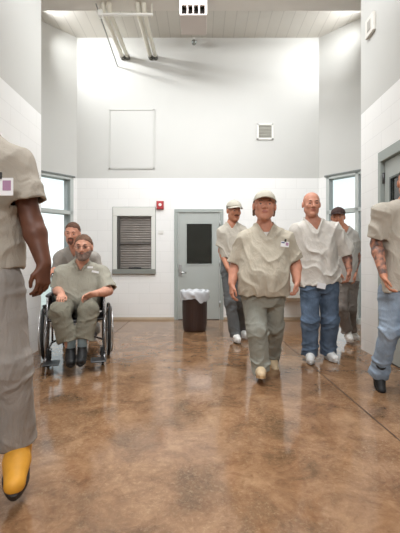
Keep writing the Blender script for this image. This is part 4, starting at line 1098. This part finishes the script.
# 5. wheelchair and the man sitting in it
WX, WY = (76.0 - CU) * 4.02 / F, 4.06
CA = math.radians(17)
def cw(x, y, z): return V3(WX + math.cos(CA) * x - math.sin(CA) * y, WY + math.sin(CA) * x + math.cos(CA) * y, z)
wheelchair(WX, WY, math.radians(17))
o, _, _ = person('bearded man with glasses in a grey collared shirt sitting in the wheelchair', dict(
    h=.0056, seed=21, skin=skinB, head=P(83.5, 247.0, 3.97), hR=hframe(8, 4, 0), hs=1.13, wide=1.04, nk=.085,
    neck=P(81.5, 262.5, 4.06), pelvis=cw(.015, .08, .62), sa=P(62.5, 272.5, 4.02), sb=P(101.5, 272.5, 4.12), ea=P(57.5, 290, 4.0), eb=P(108.5, 291, 4.0),
    wa=P(61.5, 294, 3.74), wb=P(95.5, 293.5, 3.72), arm=1.12,
    ha=(V3(.28, -1, -.30), V3(1, .3, 0), V3(0, .3, -1), .45), hb=(V3(-1, -.45, -.35), V3(-.3, -.7, .5), V3(.1, .3, -1), .5),
    pa=cw(-.10, .02, .60), pb=cw(.10, .02, .60), ka=cw(-.15, -.44, .59), kb=cw(.13, -.44, .60), aa=cw(-.045, -.50, .205), ab=cw(.065, -.52, .215), rooty=WY,
    fa=V3(.38, -1, -.10), fb=V3(.22, -1, -.10),
    t=[-.22, -.10, .0, .2, .42, .64, .82, .93, 1.04],
    w=[.245, .25, .255, .26, .262, .258, .215, .11, .078], dp=[.16, .175, .19, .20, .185, .16, .125, .09, .07], cf=[.02, .03, .04, .05, .03, .01, 0, 0, 0],
    hem=-.04, sleeve=.92, sr=(.082, .094), shirt=('shirt_greygreen', (158, 155, 142)), collar='pointed', vneck=.075, pants=('trousers_greygreen', (124, 121, 108)), leg=(.108, .098, .098), pw=.215, cuff=-.10,
    hairline=.012, hair=('hair_brown', (104, 76, 58)), hairstyle='sides', beard=('beard_grey', (124, 104, 94), 'full'), glasses=True, shoestyle='sneaker',
    shoe=('shoe_black', (13, 13, 14), 'sole_black', (16, 16, 16)), foot=1.0))
lc = np.array(o.location); Rf = np.stack([V3(1, 0, 0), V3(0, -1, 0), V3(0, 0, 1)], 1)
badge(o, Rf, P(90.2, 266.3, 3.86), lc, w=.058, hh=.020, photo=False, clip=False)
badge(o, Rf, P(95.5, 270.8, 3.86), lc, w=.075, hh=.022, photo=False, clip=False, tilt=-.2)
for sx, aa in ((-1, cw(-.045, -.50, .205)), (1, cw(.065, -.52, .215))):
    MB().tube([aa + V3(0, .02, .22), aa + V3(0, .0, -.03)], .046, 14).build('sock', mat('sock_blue', srgb(150, 174, 186), .9), o, lc)

# 6. man pushing the wheelchair
D = 4.66
o, _, _ = person('man with short brown hair and a goatee leaning forward behind the wheelchair', dict(
    h=.0066, seed=26, skin=skinA, head=P(72.5, 233.5, D - .16), hR=hframe(8, 10, 4), hs=1.14, neck=P(76, 246.5, D - .04), pelvis=V3((76 - CU) * 4.8 / F, 4.84, .90), sa=P(60.5, 257.5, D - .02), sb=P(93, 257.5, D - .02),
    ea=P(56.5, 279, D + .0), eb=P(99, 277, D - .0), wa=cw(-.285, .44, 1.0), wb=cw(.285, .44, 1.0), arm=1.0,
    ha=(V3(.1, -1, -.3), V3(1, 0, 0), V3(0, -.3, -1), .95), hb=(V3(-.1, -1, -.3), V3(-1, 0, 0), V3(0, -.3, -1), .95),
    pa=V3(-1.76, 4.84, .86), pb=V3(-1.56, 4.84, .86), ka=V3(-1.76, 4.74, .48), kb=V3(-1.56, 4.90, .48), aa=V3(-1.76, 4.80, .098), ab=V3(-1.54, 5.15, .13), rooty=4.84,
    fa=V3(0, -1, 0), fb=V3(0, -1, -.2),
    w=[.19, .195, .20, .20, .20, .195, .165, .09, .07], dp=[.13] * 5 + [.125, .105, .08, .065], hem=-.14, sleeve=.85, sr=(.074, .086), shirt=('shirt_warm_grey', (160, 155, 148)),
    pants=('trousers_grey_plain', (128, 128, 124)), leg=(.098, .082, .076), pw=.16, vneck=.10, hairline=.012, hair=('hair_short_brown', (92, 62, 46)), beard=('goatee_brown', (104, 70, 56), 'goatee'),
    shoe=('shoe_charcoal', (50, 50, 52), 'sole_grey', (120, 120, 118))))

# 7. man at the left edge, close to the camera
D = 1.62
o, _, _ = person('dark-skinned man in a tan shirt and yellow boots, cut off at the left edge', dict(
    h=.0052, seed=31, skin=skinD, head=P(-34, 92, D - .02), hR=hframe(-10, 0, 0), hs=1.08, neck=P(-30, 128, D), pelvis=P(-24, 262, D + .02), sa=P(-72, 160, D), sb=P(15.5, 166, D),
    ea=P(-86, 226, D + .02), eb=P(32, 222, D), wa=P(-84, 270, D - .10), wb=P(44, 264, D - .04), arm=1.02, hand=.92,
    ha=(V3(0, -.2, -1), V3(.2, -1, 0), V3(1, .2, 0), .5), hb=(V3(.02, -.12, -1), V3(-.45, -1, 0), V3(-1, .4, 0), .55),
    pa=P(-44, 284, D + .02), pb=P(-2, 284, D), ka=P(-46, 372, D - .06), kb=P(10, 366, D), aa=V3(-1.10, 1.50, .10), ab=P(18, 440, D + .10),
    fa=V3(-.05, -1, 0), fb=V3(.42, -1, -.22),
    w=[.225, .225, .22, .215, .215, .215, .185, .10, .07], dp=[.14, .14, .14, .135, .135, .135, .115, .085, .07], hem=-.06, sleeve=.66, sr=(.080, .092), shirt=('shirt_sand', (166, 158, 146)), hc=.007,
    pants=('trousers_ash', (146, 140, 134)), leg=(.108, .088, .080), pw=.185, vneck=.12, hair=('hair_black', (24, 20, 18)), fold=.8, pfold=.7, cuff=.0,
    shoe=('boot_yellow', (206, 146, 42), 'sole_dark', (34, 24, 18)), shoestyle='boot', foot=1.22))
badge(o, Rf, P(.5, 178, D - .150), np.array(o.location), w=.105, hh=.072)

# 8. man at the right edge
D = 2.98
o, _, _ = person('tan-shirted man in faded jeans striding past the steel door at the right edge', dict(
    h=.0056, seed=37, skin=skinC, head=P(409, 182, D - .04), hR=hframe(-38, 4, 0), hs=1.04, neck=P(405, 203, D), pelvis=P(404, 284, D), sa=P(382, 213, D - .08), sb=P(424, 213, D + .08),
    ea=P(376, 244, D - .02), eb=P(430, 246, D + .1), wa=P(383.5, 275, D - .16), wb=P(424, 274, D - .05), arm=1.0, tattoo='a',
    ha=(V3(.15, -.35, -1), V3(-.5, -1, 0), V3(1, -.2, 0), .55), hb=(V3(-.1, -.3, -1), V3(-.4, -1, 0), V3(-1, .2, 0), .55),
    pa=P(391, 291, D), pb=P(412, 291, D + .04), ka=P(390, 330, D - .02), kb=P(414, 330, D - .14), aa=P(379.0, 370, D + .10), ab=V3(1.60, 2.62, .10),
    fa=V3(-.15, -.9, -.9), fb=V3(-.4, -1, .05),
    w=[.19, .195, .195, .19, .19, .19, .165, .09, .065], dp=[.14] * 5 + [.125, .105, .08, .065], hem=-.08, sleeve=.80, sr=(.070, .082), shirt=('shirt_stone', (180, 173, 161)),
    pants=('jeans_faded', (140, 155, 172)), pn=.2, pns=6, leg=(.10, .082, .070), pw=.155, vneck=.10, hair=('hair_dark_short', (44, 34, 28)), 
    shoe=('shoe_jet', (18, 18, 20), 'sole_jet', (12, 12, 12)), foot=.95, shoestyle='boot'))
